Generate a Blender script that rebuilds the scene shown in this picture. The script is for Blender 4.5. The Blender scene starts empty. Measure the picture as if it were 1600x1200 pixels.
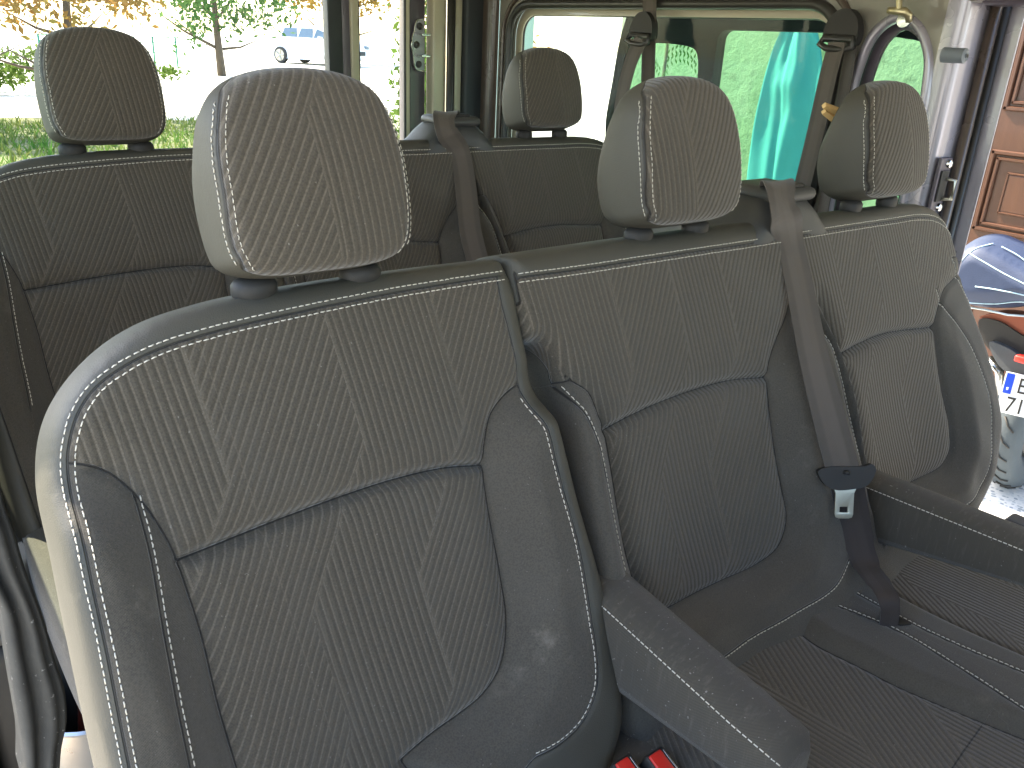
from mathutils import Vector
import bpy, bmesh, math, random
import numpy as np
random.seed(7); rng = np.random.default_rng(7)
SC = bpy.context.scene; COL = SC.collection
# ------------------------------------------------------------------ camera frame (used to read sizes off the photograph)
FPX = 1294.0
def _u(v): v = np.array(v, float); return v/np.linalg.norm(v)
AX = _u((1771, -448, FPX)); _D = _u((-155, 3123, FPX))
AY = _u(np.cross(_D, AX)); AY = AY if AY[2] > 0 else -AY
AZ = _u(np.cross(AX, AY)); AZ = AZ if AZ[1] < 0 else -AZ
RW = np.array([AX, AY, AZ]); CAM = np.array([-.323, -.743, 1.25])
def hit(p, P0, n):
    d = RW @ np.array([(p[0]-800)/FPX, (p[1]-600)/FPX, 1.]); n = np.array(n, float)
    return CAM + d*np.dot(np.array(P0, float)-CAM, n)/np.dot(d, n)
def onx(pts, x): return [tuple(hit(p, (x,0,0), (1,0,0))[1:]) for p in pts]     # -> (Y, Z)
def ony(pts, y): return [tuple(hit(p, (0,y,0), (0,1,0))[[0,2]]) for p in pts]  # -> (X, Z)
def onz(pts, z): return [tuple(hit(p, (0,0,z), (0,0,1))[:2]) for p in pts]     # -> (X, Y)
LEAN = math.radians(22); P0B = np.array([0, -.05, 1.0])
def frame(lean): return np.array([1,0,0.]), np.array([0, math.sin(lean), math.cos(lean)]), np.array([0, -math.cos(lean), math.sin(lean)])
def B(pts, off=0., lean=LEAN, P0=P0B):
    U, V, W = frame(lean); Q = P0 + W*off; out = []
    for p in pts:
        h = hit(p, Q, W); out.append((h[0]-P0[0], float(np.dot(h-Q, V))))
    return out
# ------------------------------------------------------------------ curves
def smooth(pts, step=.004, closed=False, sharp=None):
    """Catmull-Rom through pts, resampled"""
    P = [np.array(p, float) for p in pts]; n = len(P); out = []
    rngi = range(n) if closed else range(n-1)
    for i in rngi:
        p1, p2 = P[i], P[(i+1) % n]
        p0 = P[(i-1) % n] if (closed or i > 0) else p1*2-p2
        p3 = P[(i+2) % n] if (closed or i < n-2) else p2*2-p1
        L = np.linalg.norm(p2-p1); k = max(1, int(L/step))
        if L < 1e-9: continue
        d01 = max(np.linalg.norm(p1-p0), 1e-6)**.5; d12 = L**.5; d23 = max(np.linalg.norm(p3-p2), 1e-6)**.5
        m1 = (p2-p1) - d12*((p2-p0)/(d01+d12)) + d12*(p1-p0)/d01
        m2 = (p2-p1) - d12*((p3-p1)/(d12+d23)) + d12*(p3-p2)/d23
        if sharp and i in sharp: m1 = p2-p1
        if sharp and (i+1) % n in sharp: m2 = p2-p1
        for j in range(k):
            t = j/k; t2 = t*t; t3 = t2*t
            out.append((2*t3-3*t2+1)*p1+(t3-2*t2+t)*m1+(-2*t3+3*t2)*p2+(t3-t2)*m2)
    if not closed: out.append(P[-1])
    return np.array(out)
def seg_dist(Q, P, closed):
    """distance from points Q(n,2) to polyline P; returns dist, nearest point, side sign"""
    A = P; Bp = np.roll(P, -1, 0) if closed else P[1:]
    if not closed: A = P[:-1]
    best = np.full(len(Q), 1e9); near = np.zeros_like(Q); sgn = np.ones(len(Q))
    for a, b in zip(A, Bp):
        ab = b-a; L2 = ab@ab
        if L2 < 1e-14: continue
        t = np.clip(((Q-a)@ab)/L2, 0, 1); c = a+t[:,None]*ab; dv = Q-c; d = np.hypot(dv[:,0], dv[:,1])
        m = d < best-1e-12; best[m] = d[m]; near[m] = c[m]
        s = ab[0]*(Q[:,1]-a[1])-ab[1]*(Q[:,0]-a[0]); sgn[m] = np.sign(s[m])
    return best, near, sgn
def inside(Q, P):
    x, y = Q[:,0], Q[:,1]; r = np.zeros(len(Q), bool); n = len(P)
    for i in range(n):
        x1, y1 = P[i]; x2, y2 = P[(i+1) % n]
        if y1 == y2: continue
        c = ((y1 > y) != (y2 > y)) & (x < (x2-x1)*(y-y1)/(y2-y1)+x1); r ^= c
    return r
def sdf(Q, P):
    d, near, _ = seg_dist(Q, P, True); return np.where(inside(Q, P), d, -d), near
def sst(a, b, x):
    t = np.clip((x-a)/(b-a), 0, 1); return t*t*(3-2*t)
# ------------------------------------------------------------------ objects
def tag(o, label=None, cat=None, group=None, kind=None):
    if label: o['label'] = label
    if cat: o['category'] = cat
    if group: o['group'] = group
    if kind: o['kind'] = kind
    return o
def empty(name, loc=(0,0,0), label=None, cat=None, group=None):
    o = bpy.data.objects.new(name, None); COL.objects.link(o); o.location = loc; o.empty_display_size = .05
    return tag(o, label, cat, group)
def mesh(name, V, F, mats, parent=None, smooth_=True, mi=None, uv=None, attrs=None, auto=None):
    me = bpy.data.meshes.new(name); me.from_pydata([tuple(map(float, v)) for v in V], [], [tuple(map(int, f)) for f in F])
    for m in (mats if isinstance(mats, (list, tuple)) else [mats]): me.materials.append(m)
    if mi is not None: me.polygons.foreach_set('material_index', np.array(mi, dtype=np.int32))
    me.polygons.foreach_set('use_smooth', np.full(len(me.polygons), bool(smooth_)))
    if uv is not None:
        l = me.uv_layers.new(name='UVMap'); vi = np.empty(len(me.loops), dtype=np.int32); me.loops.foreach_get('vertex_index', vi)
        l.data.foreach_set('uv', np.array(uv, dtype=np.float32)[vi].ravel())
    if attrs:
        for k, a in attrs.items():
            at = me.attributes.new(k, 'FLOAT', 'POINT'); at.data.foreach_set('value', np.array(a, dtype=np.float32))
    me.update()
    if auto is not None:
        try: me.set_sharp_from_angle(angle=math.radians(auto))
        except Exception: pass
    o = bpy.data.objects.new(name, me); COL.objects.link(o)
    if parent is not None: 
        o.parent = parent
        o.location = -np.array(parent_world(parent))
    return o
def parent_world(p):
    v = np.array(p.location)
    while p.parent is not None: p = p.parent; v = v+np.array(p.location)
    return v
class MB:
    def __init__(s): s.v = []; s.f = []
    def add(s, V, F):
        n = len(s.v); s.v += [tuple(v) for v in V]; s.f += [tuple(i+n for i in f) for f in F]
    def box(s, a, b, bev=0):
        x0,y0,z0 = a; x1,y1,z1 = b
        if bev:
            bm = bmesh.new(); vs = [bm.verts.new(p) for p in ((x0,y0,z0),(x1,y0,z0),(x1,y1,z0),(x0,y1,z0),(x0,y0,z1),(x1,y0,z1),(x1,y1,z1),(x0,y1,z1))]
            for f in ((0,3,2,1),(4,5,6,7),(0,1,5,4),(1,2,6,5),(2,3,7,6),(3,0,4,7)): bm.faces.new([vs[i] for i in f])
            bmesh.ops.bevel(bm, geom=list(bm.edges), offset=bev, segments=3, affect='EDGES', profile=.5)
            bm.verts.index_update(); s.add([v.co[:] for v in bm.verts], [[v.index for v in f.verts] for f in bm.faces]); bm.free()
        else:
            s.add([(x0,y0,z0),(x1,y0,z0),(x1,y1,z0),(x0,y1,z0),(x0,y0,z1),(x1,y0,z1),(x1,y1,z1),(x0,y1,z1)], [(0,3,2,1),(4,5,6,7),(0,1,5,4),(1,2,6,5),(2,3,7,6),(3,0,4,7)])
    def tube(s, P, r, n=10, closed=False, cap=True, flat=1., up=(0,0,1)):
        P = [np.array(p, float) for p in P]; m = len(P); V = []; R = r if hasattr(r, '__len__') else [r]*m
        for i in range(m):
            t = (P[(i+1) % m]-P[i-1]) if closed else (P[min(i+1, m-1)]-P[max(i-1, 0)])
            t = t/(np.linalg.norm(t)+1e-12); u = np.array(up, float)
            if abs(t@u) > .98: u = np.array((1,0,0.)) if abs(t[0]) < .9 else np.array((0,1,0.))
            a = np.cross(t, u); a /= np.linalg.norm(a); b = np.cross(a, t)
            for k in range(n):
                q = 2*math.pi*k/n; V.append(P[i]+R[i]*(a*math.cos(q)+b*math.sin(q)*flat))
        F = []
        for i in range(m if closed else m-1):
            for k in range(n):
                j = (i+1) % m; F.append((i*n+k, i*n+(k+1)%n, j*n+(k+1)%n, j*n+k))
        if cap and not closed: F += [tuple(range(n))[::-1], tuple((m-1)*n+k for k in range(n))]
        s.add(V, F)
    def lathe(s, c, prof, n=24, axis=2, sx=1, sy=1):
        V = []; F = []
        for (r, h) in prof:
            for k in range(n):
                q = 2*math.pi*k/n; p = [r*math.cos(q)*sx, r*math.sin(q)*sy, h]
                if axis == 1: p = [p[0], p[2], p[1]]
                if axis == 0: p = [p[2], p[0], p[1]]
                V.append(np.array(c)+p)
        m = len(prof)
        for i in range(m-1):
            for k in range(n): F.append((i*n+k, i*n+(k+1)%n, (i+1)*n+(k+1)%n, (i+1)*n+k))
        F += [tuple(range(n))[::-1], tuple((m-1)*n+k for k in range(n))]
        s.add(V, F)
    def prism(s, poly, f, t):
        """poly 2D list; f maps (a,b,c)->xyz ; c from 0 to t"""
        n = len(poly); V = [f(a, b, 0) for a, b in poly]+[f(a, b, t) for a, b in poly]
        F = [tuple(range(n))[::-1], tuple(range(n, 2*n))]+[(i, (i+1)%n, n+(i+1)%n, n+i) for i in range(n)]
        s.add(V, F)
    def build(s, name, mat, parent=None, smooth_=False, auto=None):
        me = mesh(name, s.v, s.f, mat, parent, smooth_)
        bm = bmesh.new(); bm.from_mesh(me.data); bmesh.ops.recalc_face_normals(bm, faces=bm.faces); bm.to_mesh(me.data); bm.free()
        if auto: me.data.polygons.foreach_set('use_smooth', np.ones(len(me.data.polygons), bool)); me.data.set_sharp_from_angle(angle=math.radians(auto))
        return me
def copy_tree(o, parent=None):
    c = o.copy(); COL.objects.link(c); c.parent = parent
    for ch in list(o.children): copy_tree(ch, c)
    return c
# ------------------------------------------------------------------ materials
class NT:
    """tiny helper for building shader math"""
    def __init__(s, name):
        s.m = bpy.data.materials.new(name); s.m.use_nodes = True; s.t = s.m.node_tree; s.t.nodes.clear()
        s.out = s.t.nodes.new('ShaderNodeOutputMaterial'); s.p = s.t.nodes.new('ShaderNodeBsdfPrincipled')
        s.t.links.new(s.p.outputs[0], s.out.inputs[0])
    def n(s, ty, **k):
        x = s.t.nodes.new(ty)
        for a, b in k.items(): setattr(x, a, b)
        return x
    def L(s, a, b):
        if hasattr(a, 'is_output') or hasattr(a, 'links'): s.t.links.new(a, b)
        else: b.default_value = a
    def M(s, op, *a, clamp=False):
        x = s.n('ShaderNodeMath', operation=op, use_clamp=clamp)
        for i, v in enumerate(a): s.L(v, x.inputs[i])
        return x.outputs[0]
    def ss(s, a, b, v):
        x = s.n('ShaderNodeMapRange', interpolation_type='SMOOTHSTEP'); s.L(v, x.inputs[0]); s.L(a, x.inputs[1]); s.L(b, x.inputs[2]); return x.outputs[0]
    def mix(s, f, a, b):
        x = s.n('ShaderNodeMix', data_type='RGBA'); s.L(f, x.inputs[0])
        for v, i in ((a, 6), (b, 7)):
            s.L((*v, 1) if isinstance(v, (tuple, list)) and len(v) == 3 else v, x.inputs[i])
        return x.outputs[2]
    def fmix(s, f, a, b): return s.M('ADD', s.M('MULTIPLY', a, s.M('SUBTRACT', 1., f)), s.M('MULTIPLY', b, f))
    def noise(s, scale, detail=3, vec=None, rough=.55, out=0):
        x = s.n('ShaderNodeTexNoise'); x.inputs['Scale'].default_value = scale; x.inputs['Detail'].default_value = detail; x.inputs['Roughness'].default_value = rough
        if vec is not None: s.L(vec, x.inputs['Vector'])
        return x.outputs[out]
    def attr(s, name): return s.n('ShaderNodeAttribute', attribute_name=name).outputs['Fac']
    def obj(s): return s.n('ShaderNodeTexCoord').outputs['Object']
    def bump(s, h, strength=.5, dist=.001, prev=None):
        x = s.n('ShaderNodeBump'); x.inputs['Strength'].default_value = strength; x.inputs['Distance'].default_value = dist; s.L(h, x.inputs['Height'])
        if prev is not None: s.L(prev, x.inputs['Normal'])
        return x.outputs[0]
    def set(s, **k):
        for a, b in k.items():
            nm = {'base':'Base Color','rough':'Roughness','metal':'Metallic','normal':'Normal','spec':'Specular IOR Level','sheen':'Sheen Weight','sheenr':'Sheen Roughness','coat':'Coat Weight','trans':'Transmission Weight','emit':'Emission Color','emits':'Emission Strength','alpha':'Alpha','sheent':'Sheen Tint'}[a]
            s.L((*b, 1) if isinstance(b, (tuple, list)) and len(b) == 3 else b, s.p.inputs[nm])
        return s.m
def simple(name, col, rough=.5, metal=0., var=.12, scale=30., bump=.0, bscale=400., spec=.5, coat=0., dist=.0006, sheen=0.):
    t = NT(name); o = t.obj(); n = t.noise(scale, 4, o)
    c2 = tuple(min(1, c*(1+var)) for c in col); c1 = tuple(c*(1-var) for c in col)
    t.set(base=t.mix(n, c1, c2), rough=t.M('ADD', rough-.06, t.M('MULTIPLY', n, .12)), metal=metal, spec=spec, coat=coat, sheen=sheen)
    if bump: t.set(normal=t.bump(t.noise(bscale, 3, o), bump, dist))
    return t.m
def seat_material(name, dirt=0.0, axis_swap=False):
    """cloth in two weaves with a leatherette edge; vertex attributes sF, sP, sQ, sE give signed distances to the seams"""
    t = NT(name); uv = t.n('ShaderNodeUVMap'); sep = t.n('ShaderNodeSeparateXYZ'); t.L(uv.outputs[0], sep.inputs[0])
    u, v = sep.outputs[0], sep.outputs[1]
    sF, sP, sQ, sE = [t.attr(k) for k in ('sF','sP','sQ','sE')]
    a, b, L, g, P, s = .12, -.56, .27, .46, .235, .0079
    y = t.M('MULTIPLY', v, -1.)
    k = t.M('DIVIDE', y, L); fl = t.M('FLOOR', k); fr = t.M('SUBTRACT', k, fl)
    drift = L*(a*g+b*(1-g))
    Z = t.M('ADD', t.M('MULTIPLY', fl, drift), t.M('ADD', t.M('MULTIPLY', t.M('MINIMUM', fr, g), a*L), t.M('MULTIPLY', t.M('MAXIMUM', t.M('SUBTRACT', fr, g), 0.), b*L)))
    kk = t.M('DIVIDE', t.M('SUBTRACT', u, Z), P); fl2 = t.M('FLOOR', kk); fk = t.M('SUBTRACT', kk, fl2)
    wdt = t.M('ADD', .5, t.M('MULTIPLY', t.M('SINE', t.M('MULTIPLY', fl2, 2.3)), .08))
    mask = t.M('LESS_THAN', fk, wdt)
    c1 = t.M('DIVIDE', t.M('SUBTRACT', u, t.M('MULTIPLY', y, a)), s)
    c2 = t.M('DIVIDE', t.M('SUBTRACT', u, t.M('MULTIPLY', y, b)), s*1.16)
    cc = t.fmix(mask, c2, c1)
    rib = t.M('PINGPONG', cc, .5)                       # 0..0.5
    line = t.M('SUBTRACT', 1., t.ss(.04, .17, rib))        # thin light line
    # lone crease lines through the slanted zone
    lone = t.M('SUBTRACT', 1., t.ss(.0, .010, t.M('PINGPONG', t.M('DIVIDE', t.M('SUBTRACT', u, t.M('MULTIPLY', y, a)), .118), .5)))
    edge = t.M('SUBTRACT', 1., t.ss(.0, .02, t.M('MINIMUM', fk, t.M('ABSOLUTE', t.M('SUBTRACT', fk, wdt)))))
    line = t.M('MAXIMUM', line, t.M('MULTIPLY', t.M('MAXIMUM', lone, edge), .55))
    isrib = t.M('GREATER_THAN', t.M('MAXIMUM', sP, sQ), 0.)
    leather = t.M('LESS_THAN', sF, 0.)
    o = t.obj()
    # fine weave
    wv = t.M('MULTIPLY', t.M('SINE', t.M('MULTIPLY', t.M('ADD', u, v), 3300.)), t.M('SINE', t.M('MULTIPLY', t.M('SUBTRACT', u, t.M('MULTIPLY', v, .6)), 3000.)))
    n1 = t.noise(900., 2, o); n2 = t.noise(9., 5, o); n3 = t.noise(160., 4, o)
    ribc = t.mix(line, (.070,.060,.045), (.130,.111,.084))
    plain = t.mix(n1, (.055,.049,.039), (.086,.077,.062))
    cloth = t.mix(isrib, plain, ribc)
    cloth = t.mix(t.M('MULTIPLY', t.M('ADD', t.M('MULTIPLY', wv, .5), .5), .25), cloth, (.11,.095,.075)); cloth = t.mix(t.M('MULTIPLY', t.ss(.40,.66,t.noise(520., 2, o)), .30), cloth, (.02,.017,.014))
    cloth = t.mix(t.M('MULTIPLY', t.ss(.45,.75,n2), .25), cloth, (.10,.092,.078))
    # lint and dust
    lint = t.ss(.765, .79, t.noise(300., 1, o)); cloth = t.mix(t.M('MULTIPLY', lint, .30), cloth, (.36,.34,.30))
    if dirt:
        dm = t.M('MULTIPLY', t.M('MULTIPLY', t.ss(.50, .80, t.noise(30., 8, o, .75)), t.ss(.50, .66, t.noise(5., 2, o))), dirt*.4)
        dm = t.M('MULTIPLY', dm, t.M('SUBTRACT', 1., isrib)); cloth = t.mix(dm, cloth, (.30,.27,.22))
    lea = t.mix(n2, (.048,.045,.034), (.064,.059,.045))
    col = t.mix(leather, cloth, lea)
    sl = t.M('MINIMUM', t.M('MINIMUM', t.M('ABSOLUTE', sF), t.M('ABSOLUTE', sE)), t.M('MAXIMUM', t.M('MULTIPLY', sF, -1.), t.M('MINIMUM', t.M('ABSOLUTE', sP), t.M('ABSOLUTE', sQ))))
    dark = t.M('SUBTRACT', 1., t.ss(.0004, .0016, sl)); col = t.mix(t.M('MULTIPLY', dark, .8), col, (.008,.007,.006))
    hr = t.M('MULTIPLY', t.M('SUBTRACT', .0, t.M('MULTIPLY', line, 1.)), isrib)     # sunken light lines between raised ribs
    puff = t.M('MULTIPLY', t.ss(.0, .5, rib), isrib)
    hc = t.M('ADD', t.M('MULTIPLY', puff, .9), t.M('ADD', t.M('MULTIPLY', wv, .10), t.M('MULTIPLY', n1, .25)))
    vor = t.n('ShaderNodeTexVoronoi', feature='DISTANCE_TO_EDGE'); vor.inputs['Scale'].default_value = 420.; t.L(o, vor.inputs['Vector'])
    hl = t.M('ADD', t.M('MULTIPLY', t.ss(0., .3, vor.outputs[0]), .10), t.M('MULTIPLY', n3, .16))
    h = t.M('SUBTRACT', t.fmix(leather, hc, hl), t.M('MULTIPLY', dark, 1.2))
    t.set(base=col, rough=t.fmix(leather, .9, .60), spec=t.fmix(leather, .22, .5), normal=t.bump(h, .85, .0011), sheen=t.fmix(leather, .30, 0.), sheenr=.45)
    return t.m
# ------------------------------------------------------------------ shells (padded covers)
def shell(name, outline, hf, to_world, thick, mat, parent, res=.004, R=.03, Rw=None, attrs=None, wall=6, bulge=0., taper=0., backR=.02, uvo=(0,0)):
    Rw = Rw or R
    P = np.array(outline); 
    lo = P.min(0)-res; hi = P.max(0)+res
    nx = int((hi[0]-lo[0])/res)+2; ny = int((hi[1]-lo[1])/res)+2
    gx, gy = np.meshgrid(lo[0]+np.arange(nx)*res, lo[1]+np.arange(ny)*res); Q = np.stack([gx.ravel(), gy.ravel()], 1)
    d, near = sdf(Q, P)
    ok = (d > -.45*res).reshape(ny, nx); cell = ok[:-1,:-1] & ok[1:,:-1] & ok[:-1,1:] & ok[1:,1:]
    snap = d < .55*res
    idx = np.arange(nx*ny).reshape(ny, nx)
    quads = np.stack([idx[:-1,:-1][cell], idx[:-1,1:][cell], idx[1:,1:][cell], idx[1:,:-1][cell]], 1)
    # boundary edges
    ec = {}
    for q in quads:
        for i in range(4):
            e = (q[i], q[(i+1)%4]); r = (e[1], e[0])
            if r in ec: del ec[r]
            else: ec[e] = 1
    bv = np.array(sorted({e[0] for e in ec}|{e[1] for e in ec}))
    Q2 = Q.copy(); Q2[bv] = near[bv]; Q2[snap & (d < .25*res)] = near[snap & (d < .25*res)]
    used = np.unique(quads); remap = -np.ones(nx*ny, int); remap[used] = np.arange(len(used))
    Qu = Q2[used]; du, _ = sdf(Qu, P); du = np.maximum(du, 0); du[remap[bv]] = 0
    w = hf(Qu, du) - Rw*(1-np.sqrt(np.maximum(0, 1-(1-np.clip(du/R, 0, 1))**2)))
    V = [Qu]; Ws = [w]; F = [tuple(q) for q in remap[quads]]
    edges = [(remap[a], remap[b]) for a, b in ec]
    # outward normals
    nrm = np.zeros((len(used), 2))
    for a, b in edges:
        e = Qu[b]-Qu[a]; L = np.hypot(*e)+1e-12; n_ = np.array([e[1], -e[0]])/L; nrm[a] += n_*L; nrm[b] += n_*L
    B_ = remap[bv]; 
    for _ in range(3):   # soften
        nn = nrm.copy()
        for a, b in edges: nn[a] += nrm[b]*.5; nn[b] += nrm[a]*.5
        nrm = nn
    nb = nrm[B_]; nb = nb/(np.linalg.norm(nb, axis=1)[:,None]+1e-12)
    loc = {b: i for i, b in enumerate(B_)}; base = len(used); prevmap = {b: b for b in B_}
    wb = w[B_]; thf = thick if callable(thick) else (lambda q: np.full(len(q), float(thick))); tb = thf(Qu[B_])
    nb0 = len(B_); rings = []
    for k in range(1, wall+1):
        t = k/wall; off = bulge*math.sin(math.pi*min(1, t*.9))-taper*t
        if t > .7: off -= backR*(1-math.sqrt(max(0, 1-((t-.7)/.3)**2)))
        V.append(Qu[B_]+nb*off); Ws.append(wb+(-tb-wb)*t); rings.append(base+(k-1)*nb0)
        for a, b in edges:
            pa = a if k == 1 else rings[-2]+loc[a]; pb = b if k == 1 else rings[-2]+loc[b]
            F.append((pa, rings[-1]+loc[a], rings[-1]+loc[b], pb))
    # back cap: a copy of the front grid laid flat
    last = rings[-1]; capbase = base+wall*nb0
    isb = np.zeros(len(used), bool); isb[B_] = True; inner = np.where(~isb)[0]
    cmap = {int(i): capbase+j for j, i in enumerate(inner)}
    for b in B_: cmap[int(b)] = last+loc[b]
    shrink = (taper+backR)
    qc = Qu[inner]; gd, gn = sdf(qc, P); dirn = (gn-qc); dirn /= (np.linalg.norm(dirn, axis=1)[:,None]+1e-9)
    V.append(qc-dirn*(shrink*np.clip(1-gd/.06, 0, 1))[:,None]*.9); Ws.append(-thf(Qu[inner])-.004*np.clip(gd/.02, 0, 1))
    for q in remap[quads]: F.append(tuple(cmap[int(i)] for i in q[::-1]))
    QA = np.concatenate(V); WA = np.concatenate(Ws)
    XYZ = to_world(QA, WA)
    at = {}
    if attrs is not None:
        A = attrs(Qu)
        for kx, arr in A.items():
            arr = np.asarray(arr); ex = []
            for k in range(1, wall+1):
                t = k/wall; dd = tb*t
                if kx == 'sF': ex.append(arr[B_]-dd)
                elif kx in ('sP', 'sQ'): ex.append(np.minimum(arr[B_], arr[B_]-dd))
                else: ex.append(np.where(arr[B_] < 0, arr[B_]-dd, arr[B_]+dd))
            ex.append(np.full(len(inner), -1. if kx in ('sF','sP','sQ') else 1.)); at[kx] = np.concatenate([arr]+ex)
    # unwrap: the wall carries on outward
    uvs = [Qu]; 
    for k in range(1, wall+1): uvs.append(Qu[B_]+nb*tb[:,None]*k/wall)
    uvs.append(qc)
    return mesh(name, XYZ, F, mat, parent, True, uv=np.concatenate(uvs)+np.array(uvo), attrs=at)
def stitches(mb, pts, hfw, length=.0046, gap=.0019, r=.00062, lift=.0006):
    """pts: dense 2D polyline; hfw(Q)-> world points on the surface"""
    P = np.array(pts); seg = np.hypot(*np.diff(P, axis=0).T); S = np.concatenate([[0], np.cumsum(seg)])
    starts = np.arange(0, S[-1]-length, length+gap); 
    if len(starts) == 0: return
    at = lambda s: np.stack([np.interp(s, S, P[:,0]), np.interp(s, S, P[:,1])], 1)
    jit = rng.normal(0, .00025, (len(starts), 2))
    a, m, b = [hfw(at(starts+length*k)+jit*(k != .5), lift*(1 if k == .5 else .1)) for k in (0, .5, 1)]
    for i in range(len(starts)): mb.tube([a[i], m[i], b[i]], [r*.75, r, r*.75], n=5)
M_L = seat_material('seat_cloth_and_leatherette', 1.0)
M_R = seat_material('bench_cloth_and_leatherette', .5)
M_HR = seat_material('headrest_cloth_and_leatherette')
THREAD = simple('thread', (.62,.58,.49), .7, var=.15, scale=300)
BLACKP = simple('black_plastic', (.030,.028,.025), .55, bump=.3, bscale=900, spec=.3)
DARKP = simple('dark_grey_plastic', (.05,.05,.047), .5, bump=.4, bscale=700)
CHROME = simple('chrome_post', (.55,.55,.53), .2, metal=1., var=.05)
REDP = simple('red_button', (.65,.03,.02), .35, var=.05)
STEEL = simple('latch_steel', (.62,.58,.45), .34, metal=.85, var=.08)
def web_mat(name, c):
    t = NT(name); uv = t.n('ShaderNodeUVMap'); sp = t.n('ShaderNodeSeparateXYZ'); t.L(uv.outputs[0], sp.inputs[0])
    u, v = sp.outputs[0], sp.outputs[1]
    tw = t.M('SINE', t.M('MULTIPLY', t.M('ADD', t.M('PINGPONG', u, .012), v), 2600.))
    st = t.ss(.38, .62, t.M('PINGPONG', t.M('MULTIPLY', u, 42.), 1.))
    n = t.noise(60., 4, t.obj())
    base = t.mix(st, tuple(x*.80 for x in c), tuple(x*1.15 for x in c)); base = t.mix(t.M('MULTIPLY', n, .3), base, tuple(x*1.6 for x in c))
    return t.set(base=base, rough=.62, spec=.35, sheen=.2, normal=t.bump(t.M('ADD', t.M('MULTIPLY', tw, .5), t.M('MULTIPLY', st, .6)), .5, .0005))
WEB = web_mat('belt_webbing_cloth', (.075,.061,.048)); WEBD = web_mat('dark_belt_webbing_cloth', (.03,.022,.018))

def tw_back(P0, lean=LEAN):
    U, V, W = frame(lean); P0 = np.array(P0, float)
    return lambda Q, w: P0 + Q[:,:1]*U + Q[:,1:2]*V + np.asarray(w)[:,None]*W
# =================================================================== left single seat
seatA = empty('single_seat', (0,-.05,.2), 'single grey van seat nearest the camera, pale leatherette edge lit from the left', 'van seat')
F_in = smooth(B([(785,431),(700,444),(600,461),(500,481),(400,503),(320,523),(250,545),(195,572),(148,608),(120,652),(108,705),(110,760),(122,830),(135,900),(156,1000),(175,1095),(196,1200)]), .006, sharp=[0])
uL = F_in[-1][0]
F_right = B([(783,431),(790,470),(808,540),(822,603),(845,680),(864,752),(884,830),(899,900),(912,970),(918,1020),(916,1075),(900,1122),(868,1155),(830,1180)], .012)
F_right = smooth(F_right, .006)
BOT = -.60
F_poly = np.array([tuple(p) for p in F_in[::-1]] + [tuple(p) for p in F_right] + [(.06,-.535),(-.10,-.56),(uL+.02,BOT+.02)])
# outline lies 1.4 cm outside the seam on the left and top
oL = uL-.016
outA = smooth([(.222,.034),(.12,.036),(0,.036),(-.10,.030),(-.16,.017),(-.205,-.010),(-.235,-.045),(-.250,-.09),(-.254,-.16),(-.257,-.25),(-.259,-.35),(-.258,-.48),(-.25,-.57),(-.22,-.62),(-.1,-.64),(.1,-.63),(.19,-.59),(.245,-.53),(.262,-.47),(.263,-.40),(.258,-.32),(.248,-.22),(.238,-.12),(.234,-.04),(.233,.0)], .005, True, sharp=[0])
oo = B([(795,470),(822,603)], 0)
P_poly = smooth(B([(822,598),(800,616),(778,648),(770,690),(767,728)], .01), .005)
X_seam = smooth(B([(766,728),(706,733),(627,752),(535,783),(420,826),(350,854),(283,880)], .006), .006)
LB1 = smooth(B([(283,880),(269,850),(238,800),(210,768),(175,740),(140,727),(112,724)], .006), .005)
Q_l = smooth(B([(283,880),(297,920),(322,997),(350,1112),(374,1193),(388,1240)], .006), .006)
Q_r = smooth(B([(650,1205),(700,1160),(740,1128),(775,1095),(800,1050),(808,980),(798,905),(779,810),(768,745),(766,728)], .008), .006)
top_inset = [tuple(p) for p in F_right if p[1] > -.10]
Ppoly = np.array([tuple(p) for p in P_poly]+[tuple(p) for p in X_seam[1:]]+[tuple(p) for p in LB1[1:]]+[(-.29,-.08),(-.29,.06),(.28,.06),(.28,-.105)])
Qpoly = np.array([tuple(p) for p in X_seam[::-1]]+[tuple(p) for p in Q_r[::-1][1:]]+[(.04,-.55),(-.02,-.545)]+[tuple(p) for p in Q_l[::-1]][:-1])
E_line = smooth(B([(222,780),(241,867),(259,990),(276,1095),(297,1196),(305,1240)], .022), .006)
def hA(Q, d):
    sP, _ = sdf(Q, Ppoly); sQ, _ = sdf(Q, Qpoly); sF, _ = sdf(Q, F_poly); dE, _, _ = seg_dist(Q, E_line, False)
    s = np.maximum(sP, sQ); b = sst(0, .055, -s)*sst(-.07, -.16, Q[:,1])
    w = .030*b + .005*sst(0, .03, s)
    w -= (.006*np.exp(-(sQ/.0055)**2)+.005*np.exp(-(sP/.005)**2)*(Q[:,1] < -.085))*(sF > 0) + .0022*np.exp(-(sF/.0022)**2) + .0025*np.exp(-(dE/.003)**2)
    w += -.020*sst(.25, 0, np.abs(Q[:,0]))*sst(-.05, -.35, Q[:,1])          # hollow for the back
    # wrinkles
    w += .0016*np.sin(60*Q[:,0]+40*Q[:,1])*b
    return w
def attA(Q):
    sE, _, sg = seg_dist(Q, E_line, False)
    return dict(sF=sdf(Q, F_poly)[0], sP=np.minimum(sdf(Q, Ppoly)[0], 9), sQ=sdf(Q, Qpoly)[0], sE=sE*sg)
twA = tw_back(P0B)
shell('backrest', outA, hA, twA, .085, M_L, seatA, res=.0032, R=.026, Rw=.022, attrs=attA, bulge=.004, backR=.018)
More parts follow.
